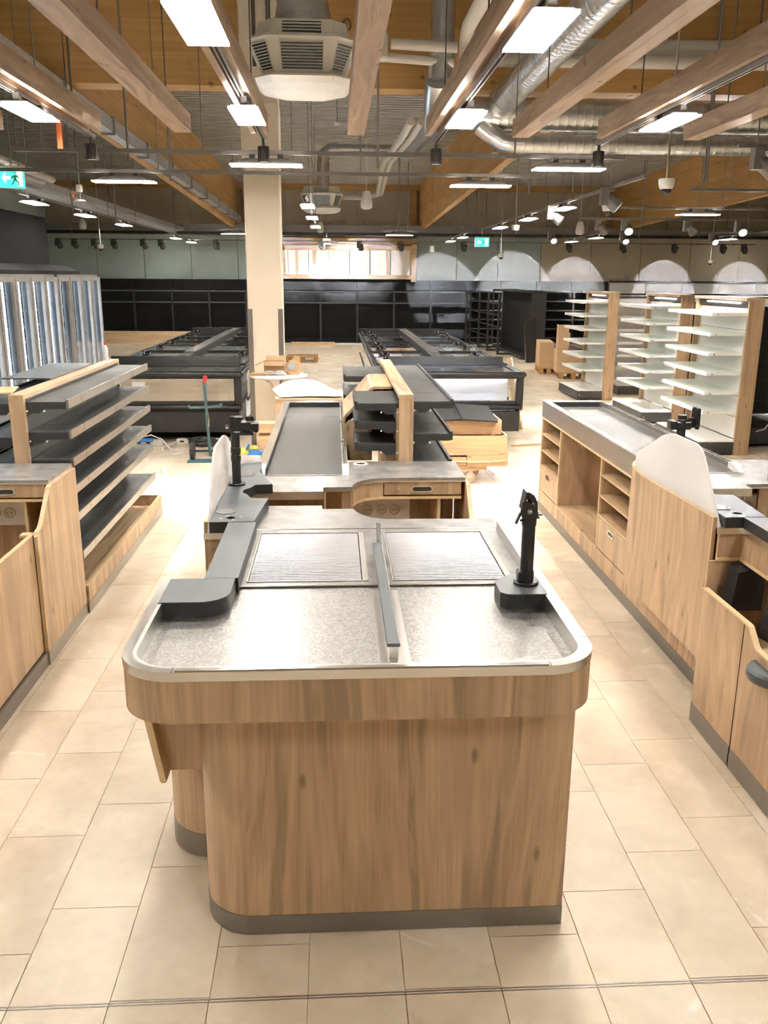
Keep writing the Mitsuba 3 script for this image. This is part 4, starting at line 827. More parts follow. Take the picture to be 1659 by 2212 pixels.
    zs = np.interp(q2, [0, .02, .245, .29, .35, .66, .72, .80, 1.22, 1.30, 1.5], [1.0, 1.02, 1.285, 1.318, 1.332, 1.330, 1.318, 1.295, 1.11, 1.095, 1.09])
    t.p('screen', strip(ps, np.full(40, .99), zs, .010), 'acrylic', 'white translucent acrylic screen', smooth=25)
    t.p('under_panel', B(xf, xf + .02, 3.95, 5.40, .08, .9), 'oak_v'); t.p('end_fascia', cat(B(xp + .02, X(-.478), 3.83, 3.85, .85, .97)), 'oak_v'); t.p('end_fascia_lip', cat(B(xp + .02, X(-.478), 3.825, 3.85, .835, .852), B(X(-.484), X(-.468), 3.05, 3.83, .835, .852) if which != 0 else None), 'oak_edge')
    return t
c_mid = checkout(0, 'middle oak checkout counter with belt, directly behind the foreground packing desk', 0)
c_right = checkout(2.4, 'right oak checkout counter with open shelves in its left side and white screen', 1)
black_shelf(c_right, 2.4); bridge_arm(c_right, 2.4)
c_left = checkout(-2.4, 'left oak checkout counter, cut off by the left edge', -1)
sw = Thing('side_wall', 'low oak side wall with a round bumper at the right edge', 'low wall'); low_wall(sw, 2.4)
sw.p('inner_board', B(1.775, 2.25, 3.84, 3.86, .2, .83), 'oak_v'); sw.p('inner_board', B(2.2, 2.22, 2.6, 3.84, .2, .83), 'oak_v'); sw.p('counter_top', B(2.05, 3.2, 2.3, 3.85, .97, 1.0), 'slate'); sw.p('inner_shelf', B(1.775, 2.2, 2.9, 3.84, .45, .47), 'oak_y')
for y, lab in ((3.80, 'black padded box under the right bridge shelf, farther one'), (3.42, 'black padded box under the right bridge arm, nearer one at the edge')):
    tp = PX([(y - .05, .60), (y + .015, .60), (y + .015, .83), (y - .03, .83), (y - .05, .80)], 1.86, 2.02)
    m = cat(trimesh.Trimesh(np.array([[1.865, y - .05, .61], [2.015, y - .05, .61], [2.015, y - .05, .825], [1.885, y - .05, .80], [1.845, y + .01, .615], [2.02, y + .01, .615], [2.02, y + .01, .845], [1.865, y + .01, .825]]), process=False).convex_hull)
    one('padded_box', m, 'graphite', lab, 'box')
gate = Thing('swing_gate', 'low oak swing gate of the left checkout at the left edge', 'gate')
gate.p('board', B(-1.665, -1.645, 2.9, 4.59, .09, .765), 'oak_v'); gate.p('board_edge', B(-1.667, -1.643, 2.9, 4.59, .765, .769), 'oak_edge'); gate.p('kick_plate', B(-1.668, -1.63, 2.9, 4.61, .0, .08), 'kick_steel')
gate.p('hinge_gap', B(-1.66, -1.642, 4.59, 4.602, .09, .765), 'black')
gate.p('ledge', B(-1.72, -1.643, 4.60, 4.66, .752, .765), 'oak_edge')

# monitor poles
def pole(x, y, z, hgt, kind, label):
    t = Thing('monitor_pole', label, 'monitor mount')
    t.p('base_plate', LATHE([(0, .012), (.042, .012), (.045, .009), (.045, 0)], 24, (x, y, z)), 'black', smooth=30)
    t.p('pole', LATHE([(.0235, .01), (.0235, hgt), (0, hgt)], 20, (x, y, z)), 'black', smooth=30)
    return t
p = pole(.690, 2.955, 1.052, .25, 'tilt', 'black terminal pole with tilting head on the right corner box of the packing desk')
p.p('cable_collar', cat(LATHE([(.0245, .012), (.027, .012), (.027, .05), (.0245, .05)], 18, (.690, 2.955, 1.052)), B(.657, .68, 2.93, 2.98, 1.064, 1.106, .006)), 'black', smooth=30)
p.p('collar', LATHE([(.0235, .222), (.0265, .222), (.0265, .258), (0, .258)], 20, (.690, 2.955, 1.052)), 'black', smooth=30)
p.p('tilt_cheek', PY(Polygon([(.661, 1.365), (.661, 1.313), (.708, 1.308), (.710, 1.327), (.699, 1.347), (.682, 1.360)]).buffer(.004), 2.924, 2.929), 'black_gloss'); p.p('tilt_cheek', PY(Polygon([(.671, 1.385), (.692, 1.383), (.708, 1.373), (.72, 1.350), (.722, 1.318), (.708, 1.308), (.668, 1.31)]).buffer(.004), 2.982, 2.987), 'black_gloss')
p.p('tilt_base', B(.662, .720, 2.924, 2.987, 1.306, 1.311), 'black'); p.p('tilt_knob', LATHE([(0, .010), (.007, .008), (.010, 0)], 14, (0, 0, 0)).apply_transform(trimesh.transformations.rotation_matrix(math.pi / 2, [1, 0, 0])).apply_translation([.684, 2.924, 1.331]), 'chrome', smooth=60)
p.p('tilt_axle', CYL((.699, 2.929, 1.350), (.699, 2.982, 1.350), .007, 12), 'graphite', smooth=40); p.p('head_plate', rot(B(.658, .664, 2.925, 2.985, 1.335, 1.402), 10, [0, 1, 0], (.66, 2.95, 1.34)), 'black')
p.p('lever', rot(B(.650, .657, 2.928, 2.94, 1.283, 1.325), 22, [0, 1, 0], (.654, 2.935, 1.325)), 'black'); p.p('side_tab', B(.715, .735, 2.94, 2.978, 1.312, 1.317, .002), 'black'); p.p('set_screw', CYL((.664, 2.945, 1.295), (.655, 2.945, 1.295), .004, 6), 'black'); p.p('bolt', CYL((.672, 2.928, 1.372), (.672, 2.975, 1.372), .004, 8), 'chrome')
p = pole(-.530, 4.55, 1.052, .37, 'mon', 'tall black monitor pole with clamp head on the bridge shelf of the middle checkout')
for a, b in ((.13, .165), (.17, .205), (.30, .372)): p.p('sleeve', LATHE([(.0235, a), (.0265, a + .003), (.0265, b - .003), (.0235, b)], 20, (-.530, 4.55, 1.052)), 'black', smooth=30)
p.p('clamp_head', cat(B(-.53, -.485, 4.52, 4.56, 1.325, 1.425, .006), B(-.50, -.44, 4.50, 4.55, 1.345, 1.405, .01), B(-.535, -.43, 4.515, 4.54, 1.325, 1.345, .004)), 'black'); p.p('clamp_arm', B(-.445, -.405, 4.52, 4.57, 1.348, 1.388, .003), 'black')
p.p('mount_ear', cat(*[mv(rot(LATHE([(0, .006), (.012, .006), (.014, 0), (0, 0)], 12), 90, [1, 0, 0]), -.455 + .02 * k, 4.50, 1.415 - .06 * (k == 2)) for k in range(3)]), 'black_gloss'); p.p('screw', cat(CYL((-.56, 4.525, 1.37), (-.575, 4.525, 1.37), .01, 8), CYL((-.44, 4.515, 1.39), (-.44, 4.505, 1.39), .004, 6)), 'chrome')
p = pole(1.870, 4.55, 1.052, .37, 'mon', 'black monitor pole with clamp head behind the white screen of the right checkout')
p.p('sleeve', LATHE([(.0235, .30), (.0265, .303), (.0265, .345), (.0235, .348)], 20, (1.870, 4.55, 1.052)), 'black', smooth=30)
p.p('clamp_head', cat(B(1.80, 1.835, 4.52, 4.58, 1.345, 1.395, .005), B(1.83, 1.92, 4.525, 4.575, 1.345, 1.39, .008)), 'black'); p.p('swivel', cat(CYL((1.90, 4.55, 1.345), (1.90, 4.55, 1.40), .02, 14), B(1.90, 1.935, 4.54, 4.56, 1.365, 1.41, .004)), 'black_gloss')
p.p('vesa_plate', cat(rotz(B(-.002, .002, -.03, .03, -.045, .045), 25).apply_translation([1.945, 4.55, 1.405]), *[rotz(B(-.006, .006, -.012, .012, -.012, .012, .003), 25).apply_translation([1.945 + .0 * s, 4.55 + .028 * s, 1.405 + .045 * q]) for s in (-1, 1) for q in (-1, 1)]), 'black')
# ================================================================== DARK SHELF GONDOLAS
def shelf(t, x0, x1, y0, y1, z, lip, n=3, br=True, mat='shelf_grey', name='shelf', joints=None):
    """tray shelf: plates between y0..y1, upstand and price rail at the outer edge x1 (away from the post at x0)"""
    s = 1 if x1 > x0 else -1
    ys = joints or list(np.linspace(y0, y1, n + 1))
    for a, b in zip(ys[:-1], ys[1:]):
        k = t.p(name, cat(B(x0, x1, a, b - .004, z - .012, z)), mat)
        t.p('shelf_skirt', B(x0, x1 - s * .002, a, a + .004, z - .045, z), 'graphite', parent=k) if a == ys[0] else None
        t.p('price_rail', cat(B(x1 - s * .004, x1 + s * .014, a + .003, b - .004, z - .042, z + .012)), lip, parent=k)
    if br:
        xb = x0 + s * .10
        t.p('bracket', PY([(x0, z - .012), (x0 + s * .14, z - .012), (x0 + s * .11, z - .05), (x0 + s * .085, z - .07), (x0 + s * .045, z - .07), (x0 + s * .025, z - .05), (x0, z - .05)], y0 - .004, y0), 'graphite')
        t.p('bracket_stud', cat(CYL((x0 + s * .115, y0 - .004, z - .055), (x0 + s * .115, y0 - .012, z - .055), .006, 8), CYL((x0 + s * .012, y0 - .004, z - .055), (x0 + s * .012, y0 - .012, z - .055), .006, 8)), 'white')
def oak_frame(t, x0, x1, y0, y1, top):
    t.p('end_post', B(x0, x1, y0, y0 + .03, 0, top - .03), 'oak_v', 'oak end post'); t.p('end_post', B(x0, x1, y1 - .03, y1, 0, top - .03), 'oak_v'); t.p('top_board', B(x0, x1, y0 - .002, y1 + .002, top - .03, top, .002), 'oak_y', 'oak top board')
    t.p('back_panel', B((x0 + x1) / 2 - .03, (x0 + x1) / 2 + .03, y0 + .03, y1 - .03, .1, top - .03), 'shelf_grey')
t = Thing('shelf_gondola', 'dark steel shelf gondola with oak frame behind the left checkout, facing the left aisle', 'shelving')
oak_frame(t, -2.0, -1.908, 5.41, 7.85, 1.42)
jr = [5.45, 5.74, 6.585, 7.2, 7.81]
for z in (1.372, 1.182, 1.005, .828, .648): shelf(t, -1.915, -1.665, 5.45, 7.81, z, 'rail_grey', joints=jr)
shelf(t, -1.915, -1.655, 5.45, 7.81, .39, 'rail_grey', joints=jr)
for z in (1.36, 1.15, .97, .80): shelf(t, -1.99, -2.25, 5.45, 7.81, z, 'graphite', n=3)
t.p('base_box', cat(B(-2.0, -1.615, 5.40, 7.85, .0, .07), B(-1.632, -1.612, 5.40, 7.85, .07, .18), B(-1.915, -1.63, 7.83, 7.85, .07, .18)), 'oak_v', 'low oak base board'); t.p('base_floor', B(-1.99, -1.63, 5.42, 7.83, .07, .085), 'oak_y'); t.p('base_edge', B(-1.633, -1.611, 5.4, 7.85, .18, .183), 'oak_edge')
t.p('kick_plate', B(-1.613, -1.609, 5.38, 7.852, 0, .072), 'rail_grey', 'grey metal kick plate')
one('shelf_plate', rotz(B(-2.25, -2.02, 5.42, 5.75, 1.425, 1.432), 12, (-2.1, 5.6, 0)), 'cardboard', 'small loose brown board lying on the near end of the left gondola', 'board')
one('shelf_plate', B(-2.32, -1.99, 6.2, 7.3, 1.425, 1.435), 'anthracite', 'loose grey shelf plate lying on the back half of the left gondola top', 'shelf plate')
b = Thing('water_bottle', 'small clear water bottle with red cap on the far end of the left gondola', 'bottle')
b.p('body', LATHE([(0, .0), (.022, .001), (.024, .02), (.019, .045), (.024, .07), (.024, .1), (.01, .125), (.009, .13)], 14, (-1.985, 7.72, 1.421)), 'plastic_wrap', smooth=50); b.p('cap', LATHE([(.0105, .13), (.0105, .146), (0, .146)], 12, (-1.985, 7.72, 1.421)), 'red', 'red screw cap', smooth=40)

t = Thing('shelf_gondola', 'dark steel shelf gondola with oak frame right of the middle belt', 'shelving')
oak_frame(t, .40, .492, 5.41, 7.83, 1.42)
jc = [5.45, 5.87, 6.72, 7.40, 7.81]
for z in (1.372, 1.165, .985): shelf(t, .486, .735, 5.45, 7.81, z, 'graphite', joints=jc)
shelf(t, .486, .735, 5.45, 7.81, .60, 'graphite', joints=jc)
for z in (1.36, 1.24, 1.10): shelf(t, .404, .135, 5.45, 6.08, z, 'graphite', n=1)
for z in (1.36, 1.2, 1.0): shelf(t, .404, .08, 7.0, 7.81, z, 'graphite', n=2)
t.p('back_panel', B(.385, .40, 5.44, 7.8, .1, 1.33), 'oak_v', 'oak back panel'); t.p('lower_board', B(.12, .40, 5.42, 5.44, .95, .99), 'oak_edge'); t.p('base_box', B(.08, .73, 5.43, 7.82, 0, .15), 'oak_y')
# oak hood with price pockets on the belt side
hp = [(.40, 1.385), (.27, 1.385), (.25, 1.375), (.06, 1.175), (.055, 1.16), (.055, .95)]
h = t.p('hood', PY(hp + [(.07, .95), (.07, 1.157), (.259, 1.358), (.274, 1.367), (.40, 1.367)], 6.12, 6.95), 'oak_y', 'slanted oak hood')
t.p('hood_cheek', PY([(.40, 1.368), (.272, 1.368), (.255, 1.358), (.07, 1.157), (.07, .95), (.40, .95)], 6.93, 6.95), 'oak_v', parent=h)
t.p('hood_cheek', PY([(.25, 1.18), (.09, 1.18), (.06, 1.14), (.06, .9), (.25, .9)], 5.9, 5.92), 'oak_v', parent=h)
for i in range(2):
    for k in range(3):
        x0, z0, x1, z1 = (.068, 1.02, .068, 1.12) if i == 0 else (.085 + .06 * k, 1.155 + .063 * k, .13 + .06 * k, 1.202 + .063 * k)
        y0 = 5.95 + .05 * i
        t.p('price_pocket', trimesh.Trimesh(np.array([[x0 + .02 * i, y0 + .01 + (.05 * k if i == 0 else 0), z0 - .012], [x1 + .02 * i, y0 + .01 + (.05 * k if i == 0 else 0), z1 - .012], [x1 + .02 * i, y0 + .15 + .05 * k * (1 - i), z1 - .012], [x0 + .02 * i, y0 + .15 + .05 * k * (1 - i), z0 - .012]]), np.array([[0, 1, 2], [0, 2, 3]]), process=False), 'paper' if (k + i) % 2 == 0 else 'print_grey', parent=h)

# ================================================================== WHITE GONDOLAS WITH OAK FRAMES
def white_gondola(xp, y0, y1, top, depth, label):
    t = Thing('white_gondola', label, 'shelving'); w = .19
    t.p('end_frame', B(xp, xp + w, y0, y0 + .035, 0, top), 'oak_v', 'oak end frame'); t.p('end_frame', B(xp - .02, xp + w, y1 - .035, y1, 0, top), 'oak_v'); t.p('top_board', B(xp - .04, xp + w, y0, y1, top - .035, top + .002), 'oak_y')
    t.p('rear_frame', B(xp + .02, xp + .04, y0 + .035, y1 - .035, top - .11, top - .045), 'black'); t.p('lamp_strip', B(xp + .005, xp + .02, y0 + .3, y1 - .3, top - .075, top - .055), 'white', em=emit(5))
    n = 6
    for k in range(n): t.p('back_panel', B(xp + .05, xp + .06, y0 + .035, y1 - .035, .19 + k * (top - .31) / n, .185 + (k + 1) * (top - .31) / n), 'white', 'white back panel')
    for k in range(6):
        z = .535 + .238 * k
        s = t.p('shelf', B(xp - depth + .02, xp + .05, y0 + .06, y1 - .06, z, z + .014), 'mint_shelf', 'pale shelf')
        t.p('price_rail', B(xp - depth, xp - depth + .02, y0 + .06, y1 - .06, z - .028, z + .016), 'white', parent=s); t.p('shelf_end', B(xp - depth + .02, xp + .05, y0 + .055, y0 + .06, z - .02, z + .012), 'white', parent=s)
        t.p('rail_dot', B(xp - depth + .06, xp - depth + .085, y0 + .0535, y0 + .056, z - .012, z - .004), 'black', parent=s)
    t.p('base_deck', B(xp - depth - .02, xp + .05, y0 + .02, y1 - .05, .165, .18), 'white', 'white base deck'); t.p('base_kick', cat(B(xp - depth - .03, xp + .05, y0 + .01, y1 - .04, .02, .163)), 'graphite', 'dark base'); t.p('bumper_dot', B(xp - depth + .0, xp - depth + .02, y0 + .008, y0 + .011, .09, .1), 'white')
white_gondola(4.965, 10.4, 11.95, 1.915, .42, 'white shelf gondola with oak frame, nearest of the three at the right')
white_gondola(5.11, 12.85, 14.3, 1.905, .44, 'white shelf gondola with oak frame, middle one of the three at the right')
white_gondola(4.82, 15.43, 16.8, 1.90, .43, 'white shelf gondola with oak frame, farthest of the three at the right')
# long white run seen between them
t = Thing('white_shelf_run', 'long white shelf run facing the camera behind the oak framed gondolas', 'shelving')
t.p('base_kick', B(5.35, 9.6, 16.2, 16.9, .0, .16), 'graphite'); t.p('base_deck', B(5.35, 9.6, 16.22, 16.9, .16, .18), 'white'); t.p('top_rail', B(5.35, 9.6, 16.84, 16.92, 1.77, 1.80), 'graphite')
for k in range(4):
    for j in range(3): t.p('back_panel', B(5.35 + 1.06 * k, 5.35 + 1.06 * (k + 1) - .006, 16.86, 16.9, .2 + .52 * j, .715 + .52 * j), 'liner' if j < 2 else 'white')
for k in range(6):
    s = t.p('shelf', B(5.35, 9.6, 16.42, 16.86, .48 + .235 * k, .495 + .235 * k), 'white'); t.p('price_rail', B(5.35, 9.6, 16.40, 16.42, .455 + .235 * k, .50 + .235 * k), 'white', parent=s)
t = Thing('dark_cabinet', 'tall dark refrigerated cabinet at the right edge behind the nearest white gondola', 'cabinet')
t.p('body', B(5.4, 6.2, 10.9, 14.0, .45, 1.80), 'wall_black'); t.p('base', B(5.4, 6.2, 10.9, 14.0, .05, .26), 'graphite')
for k in range(5): t.p('panel_joint', B(5.395, 6.2, 10.895, 10.9, .62 + .25 * k, .625 + .25 * k), 'graphite')
t.p('cable', TUBE([(5.45, 10.85, .22), (5.55, 10.82, .26), (5.62, 10.82, .36), (5.6, 10.85, .46)], .008, 6), 'unit_white')

# ================================================================== LOOSE THINGS ON THE SHOP FLOOR
def pallet(x, y, w, l, ang, label, group=None):
    t = Thing('pallet', label, 'pallet', group)
    def q(m): return mv(rotz(m, ang), x, y, 0)
    for k in range(5): t.p('deck_board', q(B(-w / 2, w / 2, -l / 2 + k * (l - .1) / 4, -l / 2 + k * (l - .1) / 4 + .1, .118, .14)), 'pine_x')
    for a in (-w / 2 + .05, 0, w / 2 - .05):
        t.p('stringer', q(B(a - .05, a + .05, -l / 2, l / 2, .096, .118)), 'pine_x'); t.p('bottom_board', q(B(a - .05, a + .05, -l / 2, l / 2, 0, .022)), 'pine_x')
        for b in (-l / 2 + .06, 0, l / 2 - .06): t.p('block', q(B(a - .05, a + .05, b - .06, b + .06, .022, .096)), 'pine_x')
pallet(-.85, 23.0, .8, .9, 0, 'wooden pallet lying on the floor right of the column in the distance')
pallet(5.25, 19.15, .62, .75, -8, 'wooden pallet under the large cardboard box'); pallet(4.98, 20.35, .45, 1.1, -8, 'wooden pallet under the smaller far cardboard box')
one('cardboard_box', mv(rotz(B(-.16, .16, -.5, .5, .14, .72, .004), -8), 4.90, 20.3, 0), 'cardboard', 'smaller plain cardboard box on a pallet beside the dark partition', 'box')
t = Thing('cardboard_box', 'large torn cardboard box with one high wall on a pallet', 'box')
t.p('body', mv(rotz(cat(B(-.34, .36, -.36, -.35, .14, .58), B(-.34, -.33, -.36, .36, .14, .62), B(.35, .36, -.36, .36, .14, .55), B(-.34, .36, .35, .36, .14, .6)), -8), 5.22, 19.15, 0), 'cardboard'); t.p('high_wall', mv(rotz(cat(PY([(-.34, .14), (-.34, 1.16), (-.12, 1.17), (-.12, 1.0), (-.09, .99), (-.10, .72), (-.12, .70), (-.11, .58), (.1, .56), (.1, .14)], -.37, -.36), B(-.345, -.335, -.37, .0, .14, 1.16)), -8), 5.22, 19.15, 0), 'cardboard'); t.p('tape', mv(rotz(B(-.22, .12, -.3725, -.37, .50, .51), -8), 5.22, 19.15, 0), 'unit_white')
one('grey_panel', rot(mv(rotz(B(-.05, .5, -.35, .3, .66, .69), -8), 5.25, 19.1, 0), 14, [0, 1, 0], (5.2, 19, .68)), 'graphite', 'dark grey panel lying across the large torn cardboard box', 'panel')
for x0, x1, y, z, lab in ((-7.6, -4.1, 28.9, .27, 'long pale timber beam stack on the floor at the far left'),):
    t = Thing('timber_stack', lab, 'timber')
    for k in range(3): t.p('timber', B(x0, x1, y, y + .3, z * 0 + .13 * k, .13 * k + .126), 'pine_pale')
t = Thing('timber_stack', 'low stack of pale boards on the floor before the black shelving right of the column', 'timber'); t.p('board', B(-1.4, -.2, 28.2, 28.5, 0, .10), 'pine_pale'); t.p('board', B(-.22, .0, 28.15, 28.4, 0, .11), 'pine_pale')
one('floor_film', B(.0, 1.1, 28.6, 29.2, 0, .008), 'paper', 'white sheet on the floor before the black shelving', 'sheet')
for x0, y0, x1, y1, z1, w, lab in ((2.62, 12.4, 3.05, 14.2, .02, .07, 'long thin plank on the floor right of the freezer'), (2.3, 11.05, 2.85, 11.2, .02, .03, 'thin wooden lath lying across the floor by the right checkout')):
    L = math.hypot(x1 - x0, y1 - y0); one('plank', mv(rotz(B(0, L, -w / 2, w / 2, 0, .022), math.degrees(math.atan2(y1 - y0, x1 - x0))), x0, y0, 0), 'pine_pale', lab, 'plank')
one('plank', TUBE([(2.68, 12.3, .02), (2.60, 12.9, .98)], .035, 4), 'pine_pale', 'narrow board leaning against the side of the right chest freezer', 'plank'); one('plank', TUBE([(2.72, 12.7, .02), (2.62, 13.2, .93)], .035, 4), 'pine_pale', 'second board leaning against the right chest freezer, behind the first', 'plank')
# crates on a dolly
t = Thing('dolly', 'low wooden dolly with cream swivel wheels under the oak crates', 'dolly')
t.p('plate', B(1.10, 1.60, 8.93, 9.4, .155, .20), 'oak_x'); 
for x, y in ((1.43, 9.0), (1.15, 9.3), (1.52, 9.32)):
    w = t.p('wheel', mv(rot(rot(LATHE([(.03, -.02), (.06, -.02), (.066, -.014), (.066, .014), (.06, .02), (.03, .02), (.0, .012)], 20), 90, [1, 0, 0]), 20, [0, 0, 1]), x, y, .066), 'caster', smooth=40); t.p('fork', cat(B(x - .02, x + .03, y - .03, y - .024, .06, .15), B(x - .02, x + .03, y + .024, y + .03, .06, .15), B(x - .02, x + .04, y - .03, y + .03, .145, .155)), 'unit_white', parent=w)
def crate(x0, x1, y0, y1, z0, z1, label, th=.02):
    t = Thing('crate', label, 'crate')
    t.p('side', B(x0, x1, y0, y0 + th, z0, z1), 'oak_x'); t.p('side', B(x0, x1, y1 - th, y1, z0, z1), 'oak_x'); t.p('end', B(x0, x0 + th, y0 + th, y1 - th, z0, z1), 'oak_y'); t.p('end', B(x1 - th, x1, y0 + th, y1 - th, z0, z1), 'oak_y'); t.p('bottom', B(x0 + th, x1 - th, y0 + th, y1 - th, z0, z0 + .015), 'oak_x')
    return t
crate(.95, 1.81, 8.93, 9.55, .33, .525, 'second oak crate from the top of the dolly stack, with dark streaks'); crate(.93, 1.755, 9.0, 9.5, .527, .675, 'topmost oak crate on the dolly under the black mats')
c = Thing('board_stack', 'splintered oak boards lying between the dolly and the oak crates', 'boards'); c.p('board', B(.93, 1.38, 8.92, 9.5, .205, .30), 'oak_x'); c.p('board', B(1.385, 1.82, 8.91, 9.5, .20, .318), 'oak_x'); c.p('board', B(.92, 1.83, 8.92, 9.55, .319, .329), 'oak_y')
for k in range(4): c.p('splinter', rot(B(1.0 + .2 * k, 1.2 + .2 * k, 8.9, 8.92, .245 + .006 * (k % 2), .262), 4 - 3 * k, [0, 1, 0], (1.1 + .2 * k, 8.9, .25)), 'pine_pale')
one('rubber_mat', rot(B(.95, 1.33, 8.95, 9.55, .69, .70), 5, [1, 0, 0], (1.1, 8.95, .69)).apply_transform(trimesh.transformations.rotation_matrix(math.radians(-3), [0, 1, 0], [1.3, 9, .7])), 'dark_back', 'thin black board on the crates, left one', 'board'); one('rubber_mat', rot(B(1.325, 1.70, 8.93, 9.6, .692, .704), 6, [1, 0, 0], (1.5, 8.93, .69)).apply_transform(trimesh.transformations.rotation_matrix(math.radians(4), [0, 1, 0], [1.33, 9, .71])), 'dark_back', 'thin black board on the crates, right one', 'board')

# bistro table with packaging in front of the column
t = Thing('bistro_table', 'small round white bistro table with bent tube legs before the column', 'table')
cx, cy = -.64, 9.9
t.p('table_top', LATHE([(0, 1.035), (.32, 1.035), (.335, 1.045), (.335, 1.055), (.32, 1.062), (0, 1.062)], 32, (cx, cy, 0)), 'white', smooth=40)
for a in (60, 180, 300):
    ca, sa = math.cos(math.radians(a)), math.sin(math.radians(a))
    t.p('leg', TUBE([(cx + r * ca, cy + r * sa, z) for r, z in ((.24, 1.03), (.15, 1.01), (.08, .95), (.05, .85), (.04, .7), (.04, .3), (.06, .12), (.16, .04), (.3, .02))], .016, 10), 'unit_white', smooth=50)
t.p('clamp', cat(CYL((cx + .14, cy - .2, 1.0), (cx + .16, cy - .27, 1.0), .02, 10), B(cx - .04, cx + .04, cy - .04, cy + .04, .68, .72)), 'unit_white')
t = Thing('cardboard_box', 'small open cardboard box with raised flaps on the bistro table', 'box')
t.p('body', cat(B(-.80, -.57, 9.88, 9.885, 1.063, 1.205), B(-.80, -.57, 10.06, 10.065, 1.063, 1.205), B(-.80, -.795, 9.88, 10.065, 1.063, 1.205), B(-.575, -.57, 9.88, 10.065, 1.063, 1.205), B(-.80, -.57, 9.88, 10.06, 1.063, 1.067)), 'cardboard')
t.p('flap', rot(B(-.79, -.575, 9.80, 9.88, 1.203, 1.207), 30, [1, 0, 0], (-.7, 9.88, 1.205)), 'cardboard'); t.p('flap', rot(B(-.91, -.80, 9.89, 10.06, 1.203, 1.207), 25, [0, -1, 0], (-.8, 9.95, 1.205)), 'cardboard'); t.p('flap', rot(B(-.79, -.575, 10.065, 10.14, 1.203, 1.207), 40, [1, 0, 0], (-.7, 10.065, 1.205)), 'cardboard')
def crumple(cx, cy, cz, rx, ry, rz, seed, amp=.35, sub=3):
    m = trimesh.creation.icosphere(sub); v = m.vertices.copy(); n = meshkit.fbm(v * 2.1 + 20, 3, seed) - .5
    v = v * (1 + amp * 2 * n[:, None]); v = v * [rx, ry, rz]; v[:, 2] = np.maximum(v[:, 2], -rz * .75); v += [cx, cy, cz]
    return trimesh.Trimesh(v, m.faces, process=False)
one('plastic_film', crumple(-.73, 9.80, 1.085, .07, .05, .03, 3), 'plastic_wrap', 'crumpled clear plastic in front of the small box', 'plastic'); one('plastic_film', crumple(-.62, 9.78, 1.085, .07, .05, .035, 5), 'plastic_wrap', 'crumpled grey plastic bag in the middle of the bistro table', 'plastic')
t = Thing('paper_bag', 'crumpled brown paper bag with clear film on the bistro table', 'bag'); t.p('bag', crumple(-.47, 9.86, 1.13, .085, .06, .10, 9, .25), 'cardboard'); t.p('film', crumple(-.48, 9.81, 1.16, .05, .03, .05, 11, .4), 'plastic_wrap'); t.p('bag_top', rot(B(-.47, -.40, 9.87, 9.88, 1.15, 1.27), 6, [0, 1, 0], (-.43, 9.87, 1.15)), 'cardboard')
t = Thing('flat_cardboard', 'flattened cardboard pieces at the left edge of the bistro table', 'cardboard')
for k in range(3): t.p('sheet', mv(rotz(B(-.14, .13, -.06, .06, 0, .005), 8 - 9 * k), -.83 + .015 * k, 9.78 + .01 * k, 1.064 + .009 * k), 'cardboard')
# stacked crates with drawings behind the middle belt
t = Thing('crate', 'tall oak box behind the end of the middle belt with drawings on top', 'crate'); t.p('body', B(-.60, .06, 8.75, 9.35, .02, .93), 'oak_x')
t.p('lid', B(-.61, .07, 8.74, 9.36, .93, .945), 'oak_x')
for i, (x, z, a, w, lab) in enumerate(((-.71, .72, 0, .10, 'topmost'), (-.69, .60, 0, .08, 'second'), (-.655, .50, 6, .06, 'third'))):
    one('oak_offcut', rotz(B(x - w, -.605, 8.55, 8.74, z - .11 if i else z - .09, z), a, (x, 8.6, 0)), 'oak_x', f'short oak board leaning left of the tall oak box, {lab} of three', 'board')
def paper(x0, x1, y0, y1, z, seed, curl):
    n = 24; u, v = np.meshgrid(np.linspace(0, 1, n), np.linspace(0, 1, n)); X = x0 + (x1 - x0) * u; Y = y0 + (y1 - y0) * v
    Z = z + curl * (u * (1 - u) * 4) * v ** 1.5 + .012 * meshkit.noise(np.stack([u * 4, v * 4, u * 0], -1), seed)
    P = np.stack([X + .0 * v, Y, Z], -1).reshape(-1, 3); f = []
    for i in range(n - 1):
        for j in range(n - 1): p = i * n + j; f += [[p, p + 1, p + n + 1], [p, p + n + 1, p + n]]
    return trimesh.Trimesh(P, np.array(f), process=False)
one('drawing_sheet', rotz(paper(-.60, .04, 8.80, 9.5, .95, 2, .10), 10, (-.3, 9, 0)), 'paper', 'large white drawing sheet lying curled on the tall oak box', 'paper', smooth=True); one('drawing_sheet', rotz(paper(-.35, .09, 8.78, 9.15, .96, 6, .03), -6, (-.2, 9, 0)), 'paper', 'smaller white drawing sheet on top of the large one', 'paper', smooth=True)
# hand truck
t = Thing('hand_truck', 'teal steel hand truck with red grip standing before the left chest freezer', 'hand truck'); hx, hy = -1.535, 10.32
t.p('mast', TUBE([(hx + .03, hy, .04), (hx + .012, hy, .45), (hx - .005, hy, .93)], .018, 8), 'teal'); t.p('grip', TUBE([(hx - .005, hy, .92), (hx + .004, hy, .95), (hx + .012, hy, .99), (hx + .012, hy, 1.0)], [.018, .022, .026, .012], 12), 'red', 'red plastic grip', smooth=60)
t.p('crossbar', TUBE([(hx - .19, hy - .04, .655), (hx - .18, hy - .03, .63), (hx - .08, hy, .628), (hx, hy, .632), (hx + .08, hy, .636), (hx + .18, hy - .03, .648), (hx + .19, hy - .04, .67)], .016, 8), 'teal')
t.p('axle', CYL((hx - .19, hy + .02, .10), (hx + .17, hy + .02, .10), .014, 8), 'rubber'); t.p('toe_plate', B(hx - .22, hx + .16, hy - .20, hy - .02, .0, .012), 'teal')
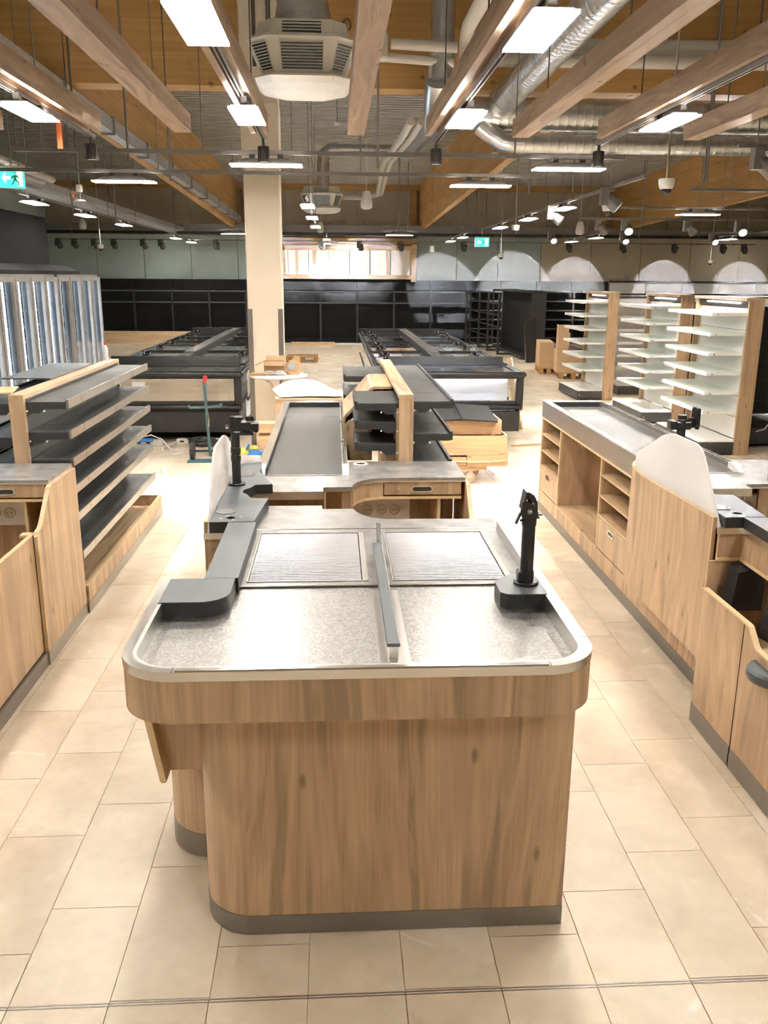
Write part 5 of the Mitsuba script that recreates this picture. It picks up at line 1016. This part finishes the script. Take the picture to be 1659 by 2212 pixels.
for s in (-1, 1): t.p('wheel', CYL((hx + .18 * s - .02, hy, .105), (hx + .18 * s + .02, hy, .105), .104, 20), 'rubber', smooth=40)
t.p('hub', CYL((hx - .215, hy, .105), (hx - .20, hy, .105), .025, 10), 'red'); t.p('chain', TUBE([(hx + .02, hy - .02, .62), (hx + .035, hy - .03, .5), (hx + .03, hy - .02, .4)], .005, 5), 'chrome')
# power strips, cable, tools on the floor
for x0, x1, y, lab in ((-2.62, -2.24, 11.2, 'cream power strip box on the floor behind the left gondola'), (-2.08, -1.5, 11.28, 'long cream power strip under the left chest freezer')):
    t = Thing('power_strip', lab, 'power strip'); t.p('body', B(x0, x1, y, y + .08, 0, .075, .006), 'unit_white'); t.p('socket', cat(*[B(x0 + .05 + .12 * k, x0 + .10 + .12 * k, y - .002, y + .0, .03, .055) for k in range(2)]), 'black')
one('cable', TUBE([(-2.45, 11.1, .14), (-2.35, 11.05, .17), (-2.2, 11.0, .12), (-2.05, 10.8, .01), (-1.9, 10.75, .006), (-2.0, 10.62, .006), (-2.17, 10.8, .006), (-2.2, 11.0, .02), (-2.05, 11.2, .06)], .009, 8), 'white', 'white extension cable looping over the floor by the power strips', 'cable', smooth=60)
one('tool_bundle', crumple(-1.72, 11.2, .06, .20, .1, .07, 21), 'graphite', 'dark tangle of tools and film under the left chest freezer', 'tools'); one('tool_bundle', B(-2.56, -2.34, 11.05, 11.16, .076, .11, .01), 'blue', 'blue and silver tool on the cream power strip box', 'tool')
one('paper_roll', CYL((-1.955, 9.72, .022), (-1.875, 9.44, .022), .021, 14), 'paper', 'rolled white paper lying on the floor left of the column', 'paper roll', smooth=40)
t = Thing('cleaning_basket', 'small pile of blue cloth and yellow gloves at the foot of the column', 'cleaning things'); t.p('cloth', crumple(-.96, 10.25, .06, .12, .08, .06, 31, .5), 'blue'); t.p('glove', crumple(-1.10, 10.25, .08, .07, .06, .06, 33, .6), 'yellow'); t.p('tray', B(-1.1, -.95, 10.12, 10.2, 0, .03), 'black'); t.p('bottle', TUBE([(-1.08, 10.25, .1), (-1.03, 10.22, .2)], .014, 8), 'blue'); t.p('rag', crumple(-.99, 10.3, .14, .07, .05, .03, 36, .5), 'yellow')
t = Thing('cable_grommet', 'white cable grommet ring on the grey worktop of the middle checkout', 'grommet'); t.p('ring', LATHE([(.028, 0), (.05, 0), (.052, .004), (.046, .009), (.03, .009), (.028, .004)], 24, (.155, 5.29, 1.0)), 'white_gloss', smooth=40); t.p('cap', LATHE([(0, .006), (.03, .006)][::-1], 18, (.155, 5.29, 1.0)), 'black')
